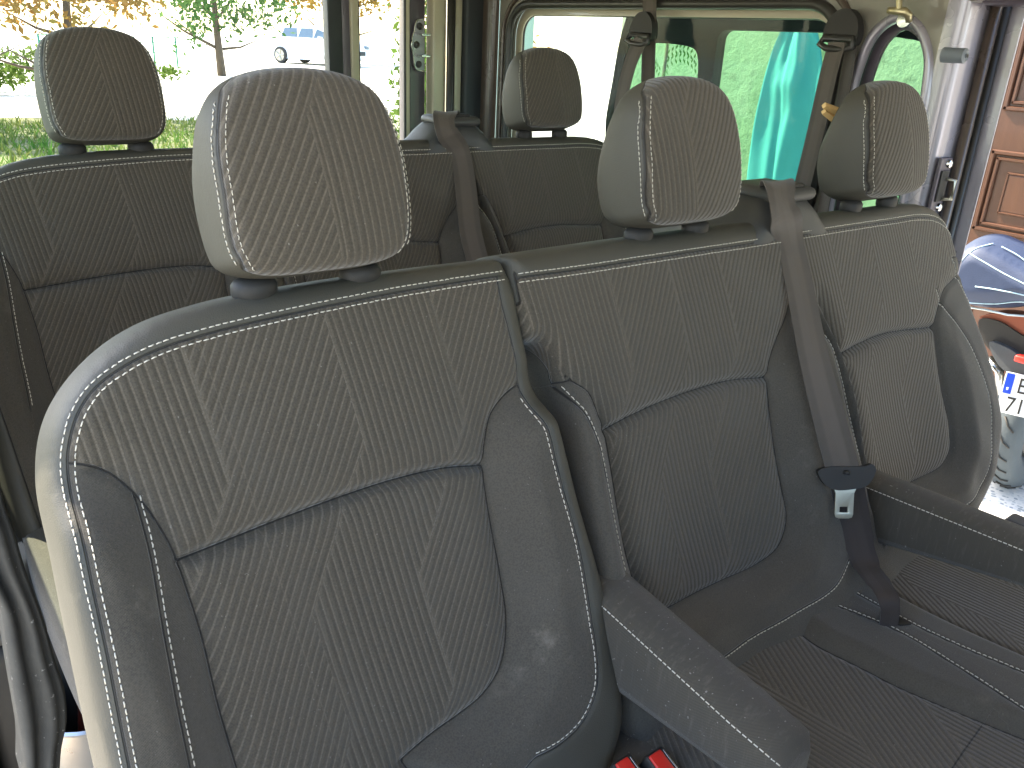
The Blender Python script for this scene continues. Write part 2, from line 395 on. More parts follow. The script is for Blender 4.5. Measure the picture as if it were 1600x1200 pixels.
def surf(hf, out, tw, R, Rw):
    def g(Q, lift):
        d, _ = sdf(Q, out); d = np.maximum(d, 0)
        return tw(Q, hf(Q, d)-Rw*(1-np.sqrt(np.maximum(0, 1-(1-np.clip(d/R, 0, 1))**2)))+lift)
    return g
def offset_line(P, k):
    P = np.array(P); t = np.gradient(P, axis=0); t /= np.linalg.norm(t, axis=1)[:,None]+1e-9
    return P+np.stack([-t[:,1], t[:,0]], 1)*k
sA = surf(hA, outA, twA, .026, .022)
mb = MB()
top = F_in
stitches(mb, offset_line(top, .0045), sA); stitches(mb, offset_line(top, -.0050), sA)
fr = F_right[F_right[:,1] < -.118]; stitches(mb, offset_line(fr, -.005), sA)
stitches(mb, offset_line(E_line, .004), sA)
mb.build('stitching', THREAD, seatA, True)
# =================================================================== headrests
def headrest(parent, cx, wscale=1., with_posts=True, base=(0,0,0)):
    bx, by, bz = base
    lean = math.radians(15); P0 = np.array([bx+.003, by-.064, bz+1.033]); U, V, W = frame(lean)
    tw = lambda Q, w: P0 + Q[:,:1]*U + Q[:,1:2]*V + np.asarray(w)[:,None]*W
    out = smooth([(-0.0856,0.0440),(-0.0819,0.0300),(-0.0644,0.0205),(0.0000,0.0170),(0.0644,0.0205),(0.0837,0.0300),(0.0892,0.0450),(0.0911,0.0900),(0.0892,0.1220),(0.0819,0.1560),(0.0672,0.1770),(0.0396,0.1890),(0.0000,0.1930),(-0.0396,0.1890),(-0.0672,0.1770),(-0.0819,0.1560),(-0.0883,0.1220),(-0.0892,0.0900)], .004, True)
    Fp = smooth([(-0.0829,0.0390),(-0.0683,0.0180),(0.0000,0.0110),(0.0683,0.0180),(0.0829,0.0400),(0.0868,0.0940),(0.0848,0.1260),(0.0780,0.1560),(0.0663,0.1810),(0.0507,0.2040),(0.0000,0.2240),(-0.0507,0.2040),(-0.0663,0.1810),(-0.0780,0.1560),(-0.0848,0.1260),(-0.0863,0.0940)], .004, True)
    def hf(Q, d):
        sF, _ = sdf(Q, Fp); return .010*(1-(Q[:,0]/.1)**2)+.016*(1-((Q[:,1]-.10)/.11)**2) - .0022*np.exp(-(sF/.002)**2)
    def att(Q): 
        s, _ = sdf(Q, Fp); return dict(sF=s, sP=np.maximum(s, .004), sQ=np.full(len(Q), -1.), sE=np.full(len(Q), 1.))
    th = lambda Q: .092-.050*sst(.07, .20, Q[:,1])-.012*sst(.05, .01, Q[:,1])
    hr = shell('headrest', out, hf, tw, th, M_HR, parent, res=.0026, R=.016, Rw=.013, attrs=att, bulge=.007, taper=.008, backR=.024, wall=12, uvo=(.31+cx*.7, .12))
    g = surf(hf, out, tw, .016, .013); m = MB()
    sd = Fp[(Fp[:,1] > .022) & (Fp[:,1] < .172)]
    for side in (-1, 1):
        q = sd[sd[:,0]*side > .045]; q = q[np.argsort(q[:,1])]
        stitches(m, q-np.array([.0042*side, 0]), g, .0040, .0020, .00045); q2 = q+np.array([.0036*side, 0])
        stitches(m, q2[(q2[:,1] > .03) & (q2[:,1] < .166)], g, .0042, .0018, .00052)
    m.build('stitching', THREAD, hr, True)
    for s in (-1, 1):
        m = MB(); x = bx+s*.054
        m.tube([(x, by-.018, bz+.985), (x, by-.020, bz+1.10)], .0058, 14); m.build('headrest_post', CHROME, parent, True, 40)
        m = MB(); m.lathe((x, by-.024, bz+1.0245), [(.001,-.004),(.019,-.004),(.0215,.002),(.0215,.010),(.018,.0145),(.012,.0165),(.001,.0165)], 28, sx=1.0, sy=.72)
        m.build('post_collar', BLACKP, parent, True, 50)
    return hr
headrest(seatA, 0., base=(0,0,0))
# cushion of the single seat (hidden below the picture edge, still there)
def block(name, parent, mat, x0, x1, y0, y1, z0, z1, r=.03, res=.01, hfx=None, attrs=None, uvo=(0,0), stitch=None):
    out = smooth([(x0+r,y0),(x1-r,y0),(x1-r*.3,y0+r*.3),(x1,y0+r),(x1,y1-r),(x1-r*.3,y1-r*.3),(x1-r,y1),(x0+r,y1),(x0+r*.3,y1-r*.3),(x0,y1-r),(x0,y0+r),(x0+r*.3,y0+r*.3)], .01, True)
    tw = lambda Q, w: np.stack([Q[:,0], Q[:,1], z1+np.asarray(w)], 1)
    hf = hfx or (lambda Q, d: np.zeros(len(Q)))
    att = attrs or (lambda Q: dict(sF=np.full(len(Q), 1.), sP=sdf(Q, out)[0]-.05, sQ=np.full(len(Q), -1.), sE=np.full(len(Q), 1.)))
    o = shell(name, out, hf, tw, z1-z0, mat, parent, res=res, R=r, Rw=r*.8, attrs=att, uvo=uvo)
    return o, surf(hf, out, tw, r, r*.8)
block('seat_cushion', seatA, M_L, -.25, .24, -.66, -.20, .36, .50)
m = MB(); m.box((-.20,-.6,.0),(.20,-.12,.36),.03); m.build('seat_base', BLACKP, seatA, True, 40)
# =================================================================== bench: middle and right seats
bench = empty('double_seat', (.75,-.05,.2), 'two person grey bench seat right of the single seat, open side door beyond', 'van seat')
def Bo(p, off=0.): return B(p, off)
topF = smooth(B([(811,434),(890,424),(1000,407),(1065,397),(1152,384),(1215,374),(1285,362),(1390,346),(1435,340),(1462,345),(1488,368),(1500,400)], .0), .006)
rF = smooth(B([(1500,400),(1525,458),(1550,517),(1566,580),(1572,640),(1571,704),(1558,750),(1530,795)], .018), .006)
print('topF', topF[0], topF[-1], rF[-1]) 
stepL = [(.235,.016),(.237,-.02),(.240,-.050),(.262,-.056),(.278,-.068),(.285,-.095),(.290,-.117)]
FB = np.array([tuple(p) for p in topF]+[tuple(p) for p in rF]+[(1.25,-.53),(1.1,-.56),(.8,-.58),(.5,-.60),(.33,-.60),(.20,-.60),(.20,-.3),(.20,-.03),(.235,-.02)]+stepL[:1])
outB = smooth([(.229,.037),(.4,.038),(.7,.036),(.95,.033),(1.13,.027),(1.185,.008),(1.214,-.025),(1.232,-.07),(1.252,-.16),(1.271,-.27),(1.279,-.35),(1.268,-.42),(1.215,-.49),(1.12,-.545),(1.0,-.58),(.6,-.62),(.36,-.62),(.29,-.60),(.268,-.55),(.266,-.4),(.272,-.2),(.275,-.10),(.268,-.074),(.255,-.064),(.235,-.062),(.229,-.045)], .005, True, sharp=[0])
midX = B([(953,673),(995,651),(1065,621),(1152,594),(1206,589)], .004)
midP = B([(890,578),(905,596),(927,612),(942,645),(953,673)], .006)
midR = B([(1206,589),(1208,567),(1221,525),(1232,500),(1240,470)], .004)
rX = B([(1315,558),(1358,535),(1400,519),(1467,510)], .004)
rL = B([(1280,470),(1292,492),(1304,525),(1315,558)], .004)
rR = B([(1467,510),(1471,487),(1481,452),(1494,437),(1506,425)], .004)
midX, midP, midR, rX, rL, rR = [smooth(x, .006) for x in (midX, midP, midR, rX, rL, rR)]
T = lambda P: [tuple(p) for p in P]
PB = np.array([(.20,.06),(1.22,.06),(1.24,-.08)]+T(rR[::-1])+T(rX[::-1])+T(rL[::-1])+T(midR[::-1])+T(midX[::-1])[1:]+T(midP[::-1])+[(.29,-.118),(.20,-.118)])
Q1 = smooth(B([(1206,589),(1212,642),(1221,704),(1233,767),(1240,812),(1230,855),(1200,885),(1150,912),(1100,936),(1070,950),(1045,957),(1020,945),(1005,920),(985,850),(966,740),(953,673)], .004), .006)
QM = np.array(T(midX)+T(Q1)[1:])
Q2l = smooth(B([(1467,510),(1473,550),(1483,608),(1494,662),(1496,704),(1487,728),(1462,746),(1437,760),(1390,790),(1362,770),(1350,704),(1333,621),(1315,558)], .004), .006)
QR = np.array(T(rX)+T(Q2l)[1:])
slit = smooth(B([(1262,425),(1272,460),(1290,530),(1315,630),(1345,745),(1365,830)], .012), .006)
EB1 = smooth(B([(903,604),(921,647),(942,712),(966,804),(986,896),(1000,955)], .02), .006)        # stitched edge of the middle seat's left bolster
EB2 = smooth(B([(1478,448),(1504,496),(1525,540),(1542,602),(1550,650),(1550,704),(1542,746),(1529,771),(1506,797),(1470,815)], .02), .006)
EB3 = smooth(B([(1322,850),(1305,895),(1275,930),(1225,965),(1175,1000),(1125,1032)], .015), .006)
EB4 = smooth(B([(1281,492),(1300,560),(1320,640),(1342,721),(1360,790)], .022), .006)
def hB(Q, d):
    sP = sdf(Q, PB)[0]; s1 = sdf(Q, QM)[0]; s2 = sdf(Q, QR)[0]; sF = sdf(Q, FB)[0]
    dS, _, sg = seg_dist(Q, slit, False)
    e = np.min([seg_dist(Q, x, False)[0] for x in (EB1, EB2, EB4)], axis=0)
    s = np.maximum(np.maximum(sP, s1), s2); b = sst(0, .05, -s)*sst(-.09, -.17, Q[:,1])
    b = b*(1-sst(1.10,1.16,Q[:,0])*(1-.75*sst(-.09,-.34,Q[:,1])))
    w = .028*b+.005*sst(0, .03, s)
    sq = np.maximum(s1, s2)
    w -= .006*np.exp(-(sq/.0055)**2)+.004*np.exp(-(sP/.005)**2)*((Q[:,1] < -.085) & (Q[:,1] > -.3))+.002*np.exp(-(sF/.0022)**2)+.0022*np.exp(-(e/.003)**2)
    for cx, ww in ((.48,.22), (.985,.22)): w += -.018*sst(ww, 0, np.abs(Q[:,0]-cx))*sst(-.05,-.35,Q[:,1])
    w -= .030*np.exp(-(dS/.0045)**2)*sst(-.055,-.09,Q[:,1])
    w += .010*sst(.03,.006,dS)*(sg > 0)*sst(-.06,-.12,Q[:,1])
    w += .0014*np.sin(55*Q[:,0]+45*Q[:,1])*b
    return w
def attB(Q):
    E_ = None
    for x in (EB1, EB2, EB3, EB4):
        dE, _, sg = seg_dist(Q, x, False); v = dE*sg
        E_ = v if E_ is None else np.where(np.abs(v) < np.abs(E_), v, E_)
    return dict(sF=sdf(Q, FB)[0], sP=sdf(Q, PB)[0], sQ=np.maximum(sdf(Q, QM)[0], sdf(Q, QR)[0]), sE=E_)
shell('backrest', outB, hB, twA, .085, M_R, bench, res=.0038, R=.026, Rw=.022, attrs=attB, bulge=.004, backR=.018)
sB = surf(hB, outB, twA, .026, .022); mb = MB()
stitches(mb, offset_line(topF, .0045), sB); stitches(mb, offset_line(topF, -.0050), sB)
stitches(mb, offset_line(rF, -.004), sB)
for x, k in ((EB1,.003),(EB2,-.004),(EB3,.002),(EB4,.003)): stitches(mb, offset_line(x, k), sB)
mb.build('stitching', THREAD, bench, True)
headrest(bench, .5, base=(.5,0,0)); headrest(bench, .985, base=(.985,0,0))
# belt outlet housing on top between the two seats
HXC = hit((1206,275), (0,0,0), (0,1,0))[0]
m = MB(); secs = []
prof = [(-.135,.0,.055),(-.11,.012,.058),(-.085,.035,.06),(-.07,.055,.06),(-.05,.074,.058),(-.02,.081,.055),(.02,.080,.055),(.05,.070,.058),(.068,.052,.06),(.085,.030,.06),(.105,.010,.058),(.12,.0,.055)]
nb_ = 12
for (dx, hz, hy) in prof:
    ring = []
    for k in range(nb_+1):
        a = math.pi*k/nb_; yy = math.cos(a); zz = math.sin(a)
        ring.append((HXC+dx*.92, .005-hy*np.sign(yy)*abs(yy)**.6, .985+ (.02+hz*.76)*zz**.5))
    secs.append(ring)
V = [p for r in secs for p in r]; n1 = nb_+1
Fc = [(i*n1+k, i*n1+k+1, (i+1)*n1+k+1, (i+1)*n1+k) for i in range(len(secs)-1) for k in range(nb_)]+[tuple(range(n1)), tuple((len(secs)-1)*n1+k for k in range(n1))[::-1]]
m.add(V, Fc); hous = m.build('belt_housing', DARKP, bench, True, 70)
m = MB(); m.box((HXC-.050,-.050,1.053),(HXC+.052,.050,1.074),.012); m.build('belt_outlet_cap', DARKP, hous, True, 50)
m = MB(); m.box((HXC-.032,-.040,1.072),(HXC+.026,-.012,1.079),.003); m.build('belt_slot', BLACKP, hous, True, 50)
# side panel of the middle seat seen in the gap, then armrests
def armrest(x0, x1, ybk, yfr, zb, zf, hb, hf_):
    """padded armrest: rounded box swept forwards; (zb, zf) top height rear/front, (hb, hf_) depth rear/front"""
    m = MB(); n = 14; secs = []; xs = (x0+x1)/2; hw = (x1-x0)/2
    ys = [ybk-(ybk-yfr)*k/n for k in range(n+1)]
    for k, y in enumerate(ys):
        t = k/n; zt = zb+(zf-zb)*t; h = hb+(hf_-hb)*t; w = hw
        sc = 1.
        if k == n: sc = .62
        elif k == n-1: y = ys[n]+.010; sc = .93
        ring = []
        for (a, b) in ((-1,-.7),(-1,.80),(-.97,.92),(-.86,1.0),(-.4,1.04),(0,1.05),(.4,1.04),(.86,1.0),(.97,.92),(1,.80),(1,-.7),(.92,-.9),(.7,-1),(-.7,-1),(-.92,-.9)):
            cz = zt-h/2; ring.append((xs+w*a*(sc if k >= n-1 else 1), y, cz+h/2*b*sc+(0 if b < 1 else (b-1)*.12)))
        secs.append(ring)
    q = len(secs[0]); V = [p for r in secs for p in r]
    F = [(i*q+k, i*q+(k+1)%q, (i+1)*q+(k+1)%q, (i+1)*q+k) for i in range(n) for k in range(q)]+[tuple(range(q))[::-1], tuple(n*q+k for k in range(q))]
    uvv = []
    for r in secs:
        acc = 0; prev = r[0]
        for p in r:
            acc += math.dist(p, prev) if p is not r[0] else 0; prev = p; uvv.append((acc, p[1]))
    o = mesh('armrest', V, F, M_ARM, bench, True, uv=uvv, auto=50)
    st = MB(); L = [(secs[i][2][0]-.0006, secs[i][2][1], secs[i][2][2]-.0015) for i in range(n+1)]
    P = np.array(L); S = np.concatenate([[0], np.cumsum(np.linalg.norm(np.diff(P, axis=0), axis=1))])
    s = .01
    while s < S[-1]-.006:
        a = [np.interp(s, S, P[:,i]) for i in range(3)]; b = [np.interp(s+.0046, S, P[:,i]) for i in range(3)]
        st.tube([a, b], .0007, 5); s += .0066
    st.build('stitching', THREAD, o, True)
    m2 = MB(); m2.box((xs-.012, yfr+.045, zf-hf_-.006),(xs+.012, yfr+.075, zf-hf_+.004),.002); m2.build('release_tab', BLACKP, o)
    return o
def arm_mat():
    t = NT('armrest_cloth'); uv = t.n('ShaderNodeUVMap'); sp = t.n('ShaderNodeSeparateXYZ'); t.L(uv.outputs[0], sp.inputs[0])
    o = t.obj(); n1 = t.noise(900., 2, o); wv = t.M('SINE', t.M('MULTIPLY', t.M('ADD', sp.outputs[0], sp.outputs[1]), 3000.))
    c = t.mix(t.M('MULTIPLY', t.M('ADD', wv, 1.), .5), (.048,.042,.033), (.084,.074,.058))
    so = t.n('ShaderNodeSeparateXYZ'); t.L(o, so.inputs[0]); mp = t.n('ShaderNodeMapping'); mp.inputs['Scale'].default_value = (60, 160, 22); t.L(o, mp.inputs[0])
    d = t.M('MULTIPLY', t.ss(.50, .80, t.noise(1., 5, mp.outputs[0], .7)), .30); c = t.mix(d, c, (.20,.18,.145))
    lint = t.ss(.735, .76, t.noise(230., 1, o)); c = t.mix(t.M('MULTIPLY', lint, .5), c, (.36,.34,.30))
    return t.set(base=c, rough=.9, spec=.2, sheen=.15, normal=t.bump(t.M('ADD', t.M('MULTIPLY', wv, .4), n1), .5, .0008))
M_ARM = arm_mat()
armrest(.246, .311, -.05, -.458, .694, .641, .150, .052)
armrest(.800, .865, -.10, -.50, .648, .666, .115, .050)
# cushion of the bench
cush_out = [(.30,-.20)]
ridge1 = smooth(onz([(1190,900),(1262,934),(1290,945),(1400,990),(1500,1050),(1600,1115),(1700,1180)], .515), .01)   # left stitched edge of the raised strip
ridge2 = smooth(onz([(1240,880),(1315,920),(1420,977),(1500,1015),(1600,1057),(1700,1100)], .515), .01)
ridge0 = smooth(onz([(1140,925),(1225,975),(1275,1012),(1350,1050),(1400,1076),(1515,1125),(1600,1160),(1700,1200)], .50), .01)
crossC = smooth(onz([(1532,1140),(1490,1200),(1450,1270)], .5), .01)
ridge3 = smooth(onz([(1265,855),(1350,905),(1430,950),(1500,985),(1600,1030),(1700,1075)], .50), .01)
STR = np.array(T(ridge0)+T(ridge3)[::-1])
def hC(Q, d):
    s = sdf(Q, STR)[0]; w = .016*sst(-.002, .030, s)-.003*np.exp(-(s/.004)**2)
    w += .012*np.exp(-((Q[:,0]-1.28)/.04)**2)
    for r in (ridge1, ridge2): w -= .0022*np.exp(-(seg_dist(Q, r, False)[0]/.003)**2)
    return w
def attC(Q):
    s = sdf(Q, STR)[0]; r1 = seg_dist(Q, ridge1, False); r2 = seg_dist(Q, ridge2, False); c = seg_dist(Q, crossC, False)
    E_ = r1[0]*r1[2]
    for x in (r2, c): v = x[0]*x[2]; E_ = np.where(np.abs(v) < np.abs(E_), v, E_)
    return dict(sF=np.full(len(Q), 1.), sP=np.where(np.abs(s) < .5, -s, 1.), sQ=np.full(len(Q), -1.), sE=E_)
co, sC = block('seat_cushion', bench, M_R, .27, 1.16, -.72, -.18, .34, .505, r=.035, res=.0036, hfx=hC, attrs=attC, uvo=(.1,.3))
mb = MB()
for r in (ridge1, ridge2): stitches(mb, offset_line(r, .003), sC)
mb.build('stitching', THREAD, co, True)
m = MB(); m.box((.32,-.66,.0),(1.10,-.12,.34),.03); m.build('seat_base', BLACKP, bench, True, 40)
# side face of the middle seat towards the single seat (the gap where the armrest folds up)
m = MB(); m.box((.252,-.02,.62),(.272,.055,.93),.008)
# =================================================================== third row: copies
seatC = copy_tree(seatA); seatC.location = (.025, .79, .22)
tag(seatC, 'single grey van seat in the rear row, at the far left before the back window', 'van seat')
benchC = copy_tree(bench); benchC.location = (.745, .79, .22)
tag(benchC, 'two person grey bench seat in the rear row, half hidden behind the nearer seats', 'van seat')
for ch in sorted(benchC.children, key=lambda c: -c.location[0]):
    pass
for ch in list(benchC.children):
    if ch.name.startswith('armrest'):
        for g in list(ch.children): bpy.data.objects.remove(g)
        bpy.data.objects.remove(ch)
# the rear row's middle headrest is taken out
for ch in list(benchC.children):
    if ch.name.startswith(('headrest','post_collar')):
        c_ = sum((Vector(v.co) for v in ch.data.vertices), Vector())/len(ch.data.vertices); xw = c_.x
        if xw < .70:
            for g in list(ch.children): bpy.data.objects.remove(g)
            bpy.data.objects.remove(ch)
EXPO = 2.75
# =================================================================== helpers for sheet parts with openings
def plate(name, outer, holes, f, t, mat, parent, bev=.0):
    cu = bpy.data.curves.new('tmp', 'CURVE'); cu.dimensions = '2D'; cu.fill_mode = 'BOTH'; cu.extrude = t/2; cu.bevel_depth = bev; cu.bevel_resolution = 2
    for P in [outer]+list(holes):
        sp = cu.splines.new('POLY'); sp.points.add(len(P)-1); sp.use_cyclic_u = True
        for i, p in enumerate(P): sp.points[i].co = (p[0], p[1], 0, 1)
    ob = bpy.data.objects.new('tmp', cu); COL.objects.link(ob); dg = bpy.context.evaluated_depsgraph_get(); me0 = bpy.data.meshes.new_from_object(ob.evaluated_get(dg))
    V = [f(v.co.x, v.co.y, v.co.z) for v in me0.vertices]; F = [tuple(p.vertices) for p in me0.polygons]
    bpy.data.objects.remove(ob); bpy.data.curves.remove(cu); bpy.data.meshes.remove(me0)
    m = MB(); m.add(V, F)
    bm = bmesh.new(); o = m.build(name, mat, parent, False)
    bm.from_mesh(o.data); bmesh.ops.remove_doubles(bm, verts=bm.verts, dist=1e-5); bmesh.ops.recalc_face_normals(bm, faces=bm.faces); bm.to_mesh(o.data); bm.free()
    o.data.polygons.foreach_set('use_smooth', np.ones(len(o.data.polygons), bool)); o.data.set_sharp_from_angle(angle=math.radians(40))
    return o
def rrect(a0, a1, b0, b1, r, n=8, rs=None):
    rs = rs or (r,)*4; out = []
    for (cx, cy, q, rr) in ((a1-rs[0], b1-rs[0], 0, rs[0]), (a0+rs[1], b1-rs[1], 1, rs[1]), (a0+rs[2], b0+rs[2], 2, rs[2]), (a1-rs[3], b0+rs[3], 3, rs[3])):
        for k in range(n+1):
            t = (q+k/n)*math.pi/2; out.append((cx+rr*math.cos(t), cy+rr*math.sin(t)))
    return out
fx = lambda X0: (lambda a, b, c: (X0+c, a, b))      # sheet facing X
fy = lambda Y0: (lambda a, b, c: (a, Y0+c, b))
def glass(name, tint, refl=.008):
    """thin pane: tinted see-through with a mirror that grows at grazing angles (same from both sides)"""
    m = bpy.data.materials.new(name); m.use_nodes = True; t = m.node_tree; t.nodes.clear(); o = t.nodes.new('ShaderNodeOutputMaterial')
    a = t.nodes.new('ShaderNodeBsdfTransparent'); a.inputs[0].default_value = (*tint, 1); g = t.nodes.new('ShaderNodeBsdfGlossy'); g.inputs[1].default_value = .02
    mx = t.nodes.new('ShaderNodeMixShader'); lw = t.nodes.new('ShaderNodeLayerWeight'); lw.inputs[0].default_value = .5
    p = t.nodes.new('ShaderNodeMath'); p.operation = 'POWER'; p.inputs[1].default_value = 5; q = t.nodes.new('ShaderNodeMath'); q.operation = 'MULTIPLY_ADD'; q.inputs[1].default_value = .25; q.inputs[2].default_value = refl
    t.links.new(lw.outputs['Facing'], p.inputs[0]); t.links.new(p.outputs[0], q.inputs[0]); t.links.new(q.outputs[0], mx.inputs[0])
    t.links.new(a.outputs[0], mx.inputs[1]); t.links.new(g.outputs[0], mx.inputs[2]); t.links.new(mx.outputs[0], o.inputs[0]); return m
G_BODY = glass('pale_green_window_glass', (.90,.965,.93)); G_DOOR = glass("tinted_green_window_glass", (.66,.88,.74)); G_REAR = glass('clear_rear_glass', (.96,.985,.97))
PAINT = simple('grey_inner_body_paint', (.20,.185,.15), .32, var=.05, scale=8, coat=.3)
CREAM = simple('pale_flange_paint', (.46,.41,.29), .35, var=.06, scale=8, coat=.3)
SILVER = simple('silver_grey_car_paint', (.33,.31,.35), .28, metal=.35, var=.04, scale=6, coat=.5)
DTRIM = simple('dark_pillar_trim', (.030,.034,.036), .55, bump=.3, bscale=600)
BTRIM = simple('brown_glossy_trim', (.075,.055,.042), .28, var=.1, scale=12, coat=.3)
RUBBER = simple('rubber_seal', (.028,.026,.022), .38, var=.1, scale=60)
PURPLE = simple('dark_violet_grey_paint', (.085,.07,.085), .35, coat=.3, var=.08)
ROOF = simple('pale_headlining', (.62,.57,.46), .9, bump=.3, bscale=500)
FLOORM = simple('van_floor_rubber', (.06,.058,.052), .7, bump=.4, bscale=300)
# =================================================================== van body
van = empty('van_body', (.55,.4,.1), 'grey van cabin shell with pillars, window openings, rubber seals and floor around the seats', 'van')
WX = 1.40; WZ1, WZ0 = 1.325, .90
wy0, wy1 = .375, 1.475
win = lambda g: rrect(wy0-g, wy1+g, WZ0-g, WZ1+g, .06+g, 8)
slot = lambda g: smooth([(.285+g,1.10),(.285+g,.80),(.27+g,.72-g),(.22,.69-g),(.16-g,.72-g),(.145-g,.80),(.145-g,1.10),(.148-g,1.20),(.160-g,1.265),(.190-g*.6,1.305+g*.8),(.225,1.318+g),(.262+g*.7,1.29+g*.8),(.282+g,1.22)], .01, True)
sidepanel = plate('side_panel', rrect(.098, 1.56, .05, 1.62, .02), [win(.030), slot(.012)], fx(WX+.012), .02, PAINT, van, .002)
def loop3(P, X): return [(X, a, b) for a, b in P]
m = MB(); m.tube(loop3(win(.030), WX), .0135, 10, closed=True, up=(1,0,0)); m.build('window_seal', RUBBER, van, True)
m = MB(); m.tube(loop3(win(.062), WX-.001), .008, 8, closed=True, up=(1,0,0)); m.build('window_trim', BTRIM, van, True)
plate('window_flange', win(.030), [win(.002)], fx(WX+.030), .006, CREAM, van, .001)
m = MB(); m.tube(loop3(win(.003), WX+.034), .0045, 6, closed=True, up=(1,0,0)); m.build('glazing_bead', RUBBER, van, True)
plate('side_window', win(.02), [], fx(WX+.042), .004, G_BODY, van)
m = MB(); m.tube(loop3(slot(.012), WX+.004), .011, 10, closed=True, up=(1,0,0)); m.build('slot_edge', SILVER, van, True)
plate('slot_flange', slot(.012), [slot(-.010)], fx(WX+.034), .006, PURPLE, van, .001)
# roof, floor, left wall
m = MB(); m.box((-.40,-1.6,1.62),(1.50,1.80,1.66),.01); m.build('roof', ROOF, van)
m = MB(); m.box((-.36,-1.6,.02),(1.46,1.74,.10),.005); m.build('floor', FLOORM, van)
m = MB(); m.box((-.38,-1.72,.05),(1.48,-1.66,1.02),.02); m.build('front_light_block', DTRIM, van)  # unseen, added behind the camera to cut the light from the front
m = MB(); m.box((-.38,-1.70,1.50),(1.48,-1.62,1.66),.01); m.build('front_top_light_block', ROOF, van)  # unseen strip added above it, narrows the front light opening
m = MB(); m.box((1.40,-1.70,.05),(1.46,-.80,1.64),.01); m.build('front_right_light_block', PAINT, van)  # unseen, added to close the right front side against daylight
m = MB(); m.box((-.40,-1.70,.05),(-.36,-1.05,1.64),.01); m.build('front_left_light_block', PAINT, van)  # unseen, added to close the left front side against daylight
m = MB(); m.tube([(1.415,-.9,1.395),(1.415,.06,1.385),(1.41,.6,1.40),(1.41,1.6,1.43)], .030, 10, flat=1.); m.build('roof_rail', PAINT, van, True)
m = MB(); m.box((1.40,-1.5,1.352),(1.47,.075,1.62),.012); m.build('door_header', PURPLE, van, True, 40)
plate('left_wall_panel', rrect(.40, 1.66, .05, 1.62, .02), [rrect(.60,1.50,.92,1.40,.06)], fx(-.345), .03, PAINT, van, .002)
m = MB(); m.box((-.36,.23,.10),(-.225,.39,.128),.006); m.build('step_sill', simple('tan_step_plastic', (.45,.33,.22), .7), van)
plate('left_window', rrect(.59,1.51,.91,1.41,.06), [], fx(-.352), .004, G_BODY, van)
# trim round the left door opening (bottom left of the picture)
R_ = ony([(-6,700),(5,780),(21,825),(38,885),(56,934),(73,983),(84,1025),(101,1077),(104,1130),(96,1168),(92,1230)], .16)
L_ = ony([(-75,700),(-50,850),(0,948),(10,1007),(21,1077),(33,1147),(38,1180),(38,1230)], .16)
R_ = smooth(R_, .01); L_ = smooth(L_, .01); k_ = 40
rs = lambda P: np.stack([np.interp(np.linspace(0,1,k_), np.linspace(0,1,len(P)), P[:,i]) for i in (0,1)], 1)
Ra, La = rs(R_), rs(L_); V = []; nn = 14; profs = [0,.10,.14,.13,.08,.0,.05,.12,.17,.18,.15,.07,.10,.0]
for i in range(k_):
    for j in range(nn):
        t = j/(nn-1); p = La[i]*(1-t)+Ra[i]*t; V.append((p[0], .16-.085*profs[j], p[1]))
F = [(i*nn+j, i*nn+j+1, (i+1)*nn+j+1, (i+1)*nn+j) for i in range(k_-1) for j in range(nn-1)]
nb2 = len(V); 
for i in range(k_):
    V.append((La[i][0], .22, La[i][1])); V.append((Ra[i][0], .22, Ra[i][1]))
for i in range(k_-1):
    F.append((i*nn, (i+1)*nn, nb2+2*i+2, nb2+2*i)); F.append(((i+1)*nn+nn-1, i*nn+nn-1, nb2+2*i+1, nb2+2*i+3)); F.append((nb2+2*i, nb2+2*i+2, nb2+2*i+3, nb2+2*i+1))
WORN = NT('worn_grey_trim'); o_ = WORN.obj(); c_ = WORN.mix(WORN.noise(14., 6, o_, .7), (.018,.020,.021), (.075,.072,.064)); c_ = WORN.mix(WORN.M('MULTIPLY', WORN.ss(.66,.72,WORN.noise(120., 4, o_)), .5), c_, (.35,.34,.32))
WORN.set(base=c_, rough=.85, spec=.25, normal=WORN.bump(WORN.noise(800., 2, o_), .4, .001))
mesh('door_opening_trim', V, F, WORN.m, van)
# rear corner pillar, from the window edge round to the rear doors
def vbar(name, px0, px1, Y0, Y1, z0, z1, mat, bev=.004, par=None):
    m = MB(); m.box((px0,Y0,z0),(px1,Y1,z1),bev); return m.build(name, mat, par or van, True, 40)
vbar('rear_frame', 1.212, 1.262, 1.655, 1.70, .1, 1.62, CREAM, .006)
m = MB(); m.tube([(1.272,1.645,.1),(1.272,1.645,1.6)], .014, 10); m.build('rear_door_seal', RUBBER, van, True)
vbar('rear_flange', 1.287, 1.316, 1.645, 1.70, .1, 1.62, CREAM, .005)
vbar('corner_trim', 1.317, 1.392, 1.625, 1.70, .1, 1.62, DTRIM, .010)
m = MB(); pr_ = smooth([(1.400,1.66),(1.386,1.648),(1.381,1.628),(1.384,1.605),(1.394,1.588),(1.412,1.580)], .004)
m.prism([tuple(p) for p in pr_]+[(1.43,1.66)], lambda a, b, c: (a, b, .1+c), 1.5); m.build('pillar_trim', BTRIM, van, True, 40)
vbar('rear_header', -.36, 1.44, 1.64, 1.70, 1.44, 1.64, CREAM, .01)
vbar('rear_sill', -.36, 1.44, 1.66, 1.72, .08, .40, DTRIM, .01)
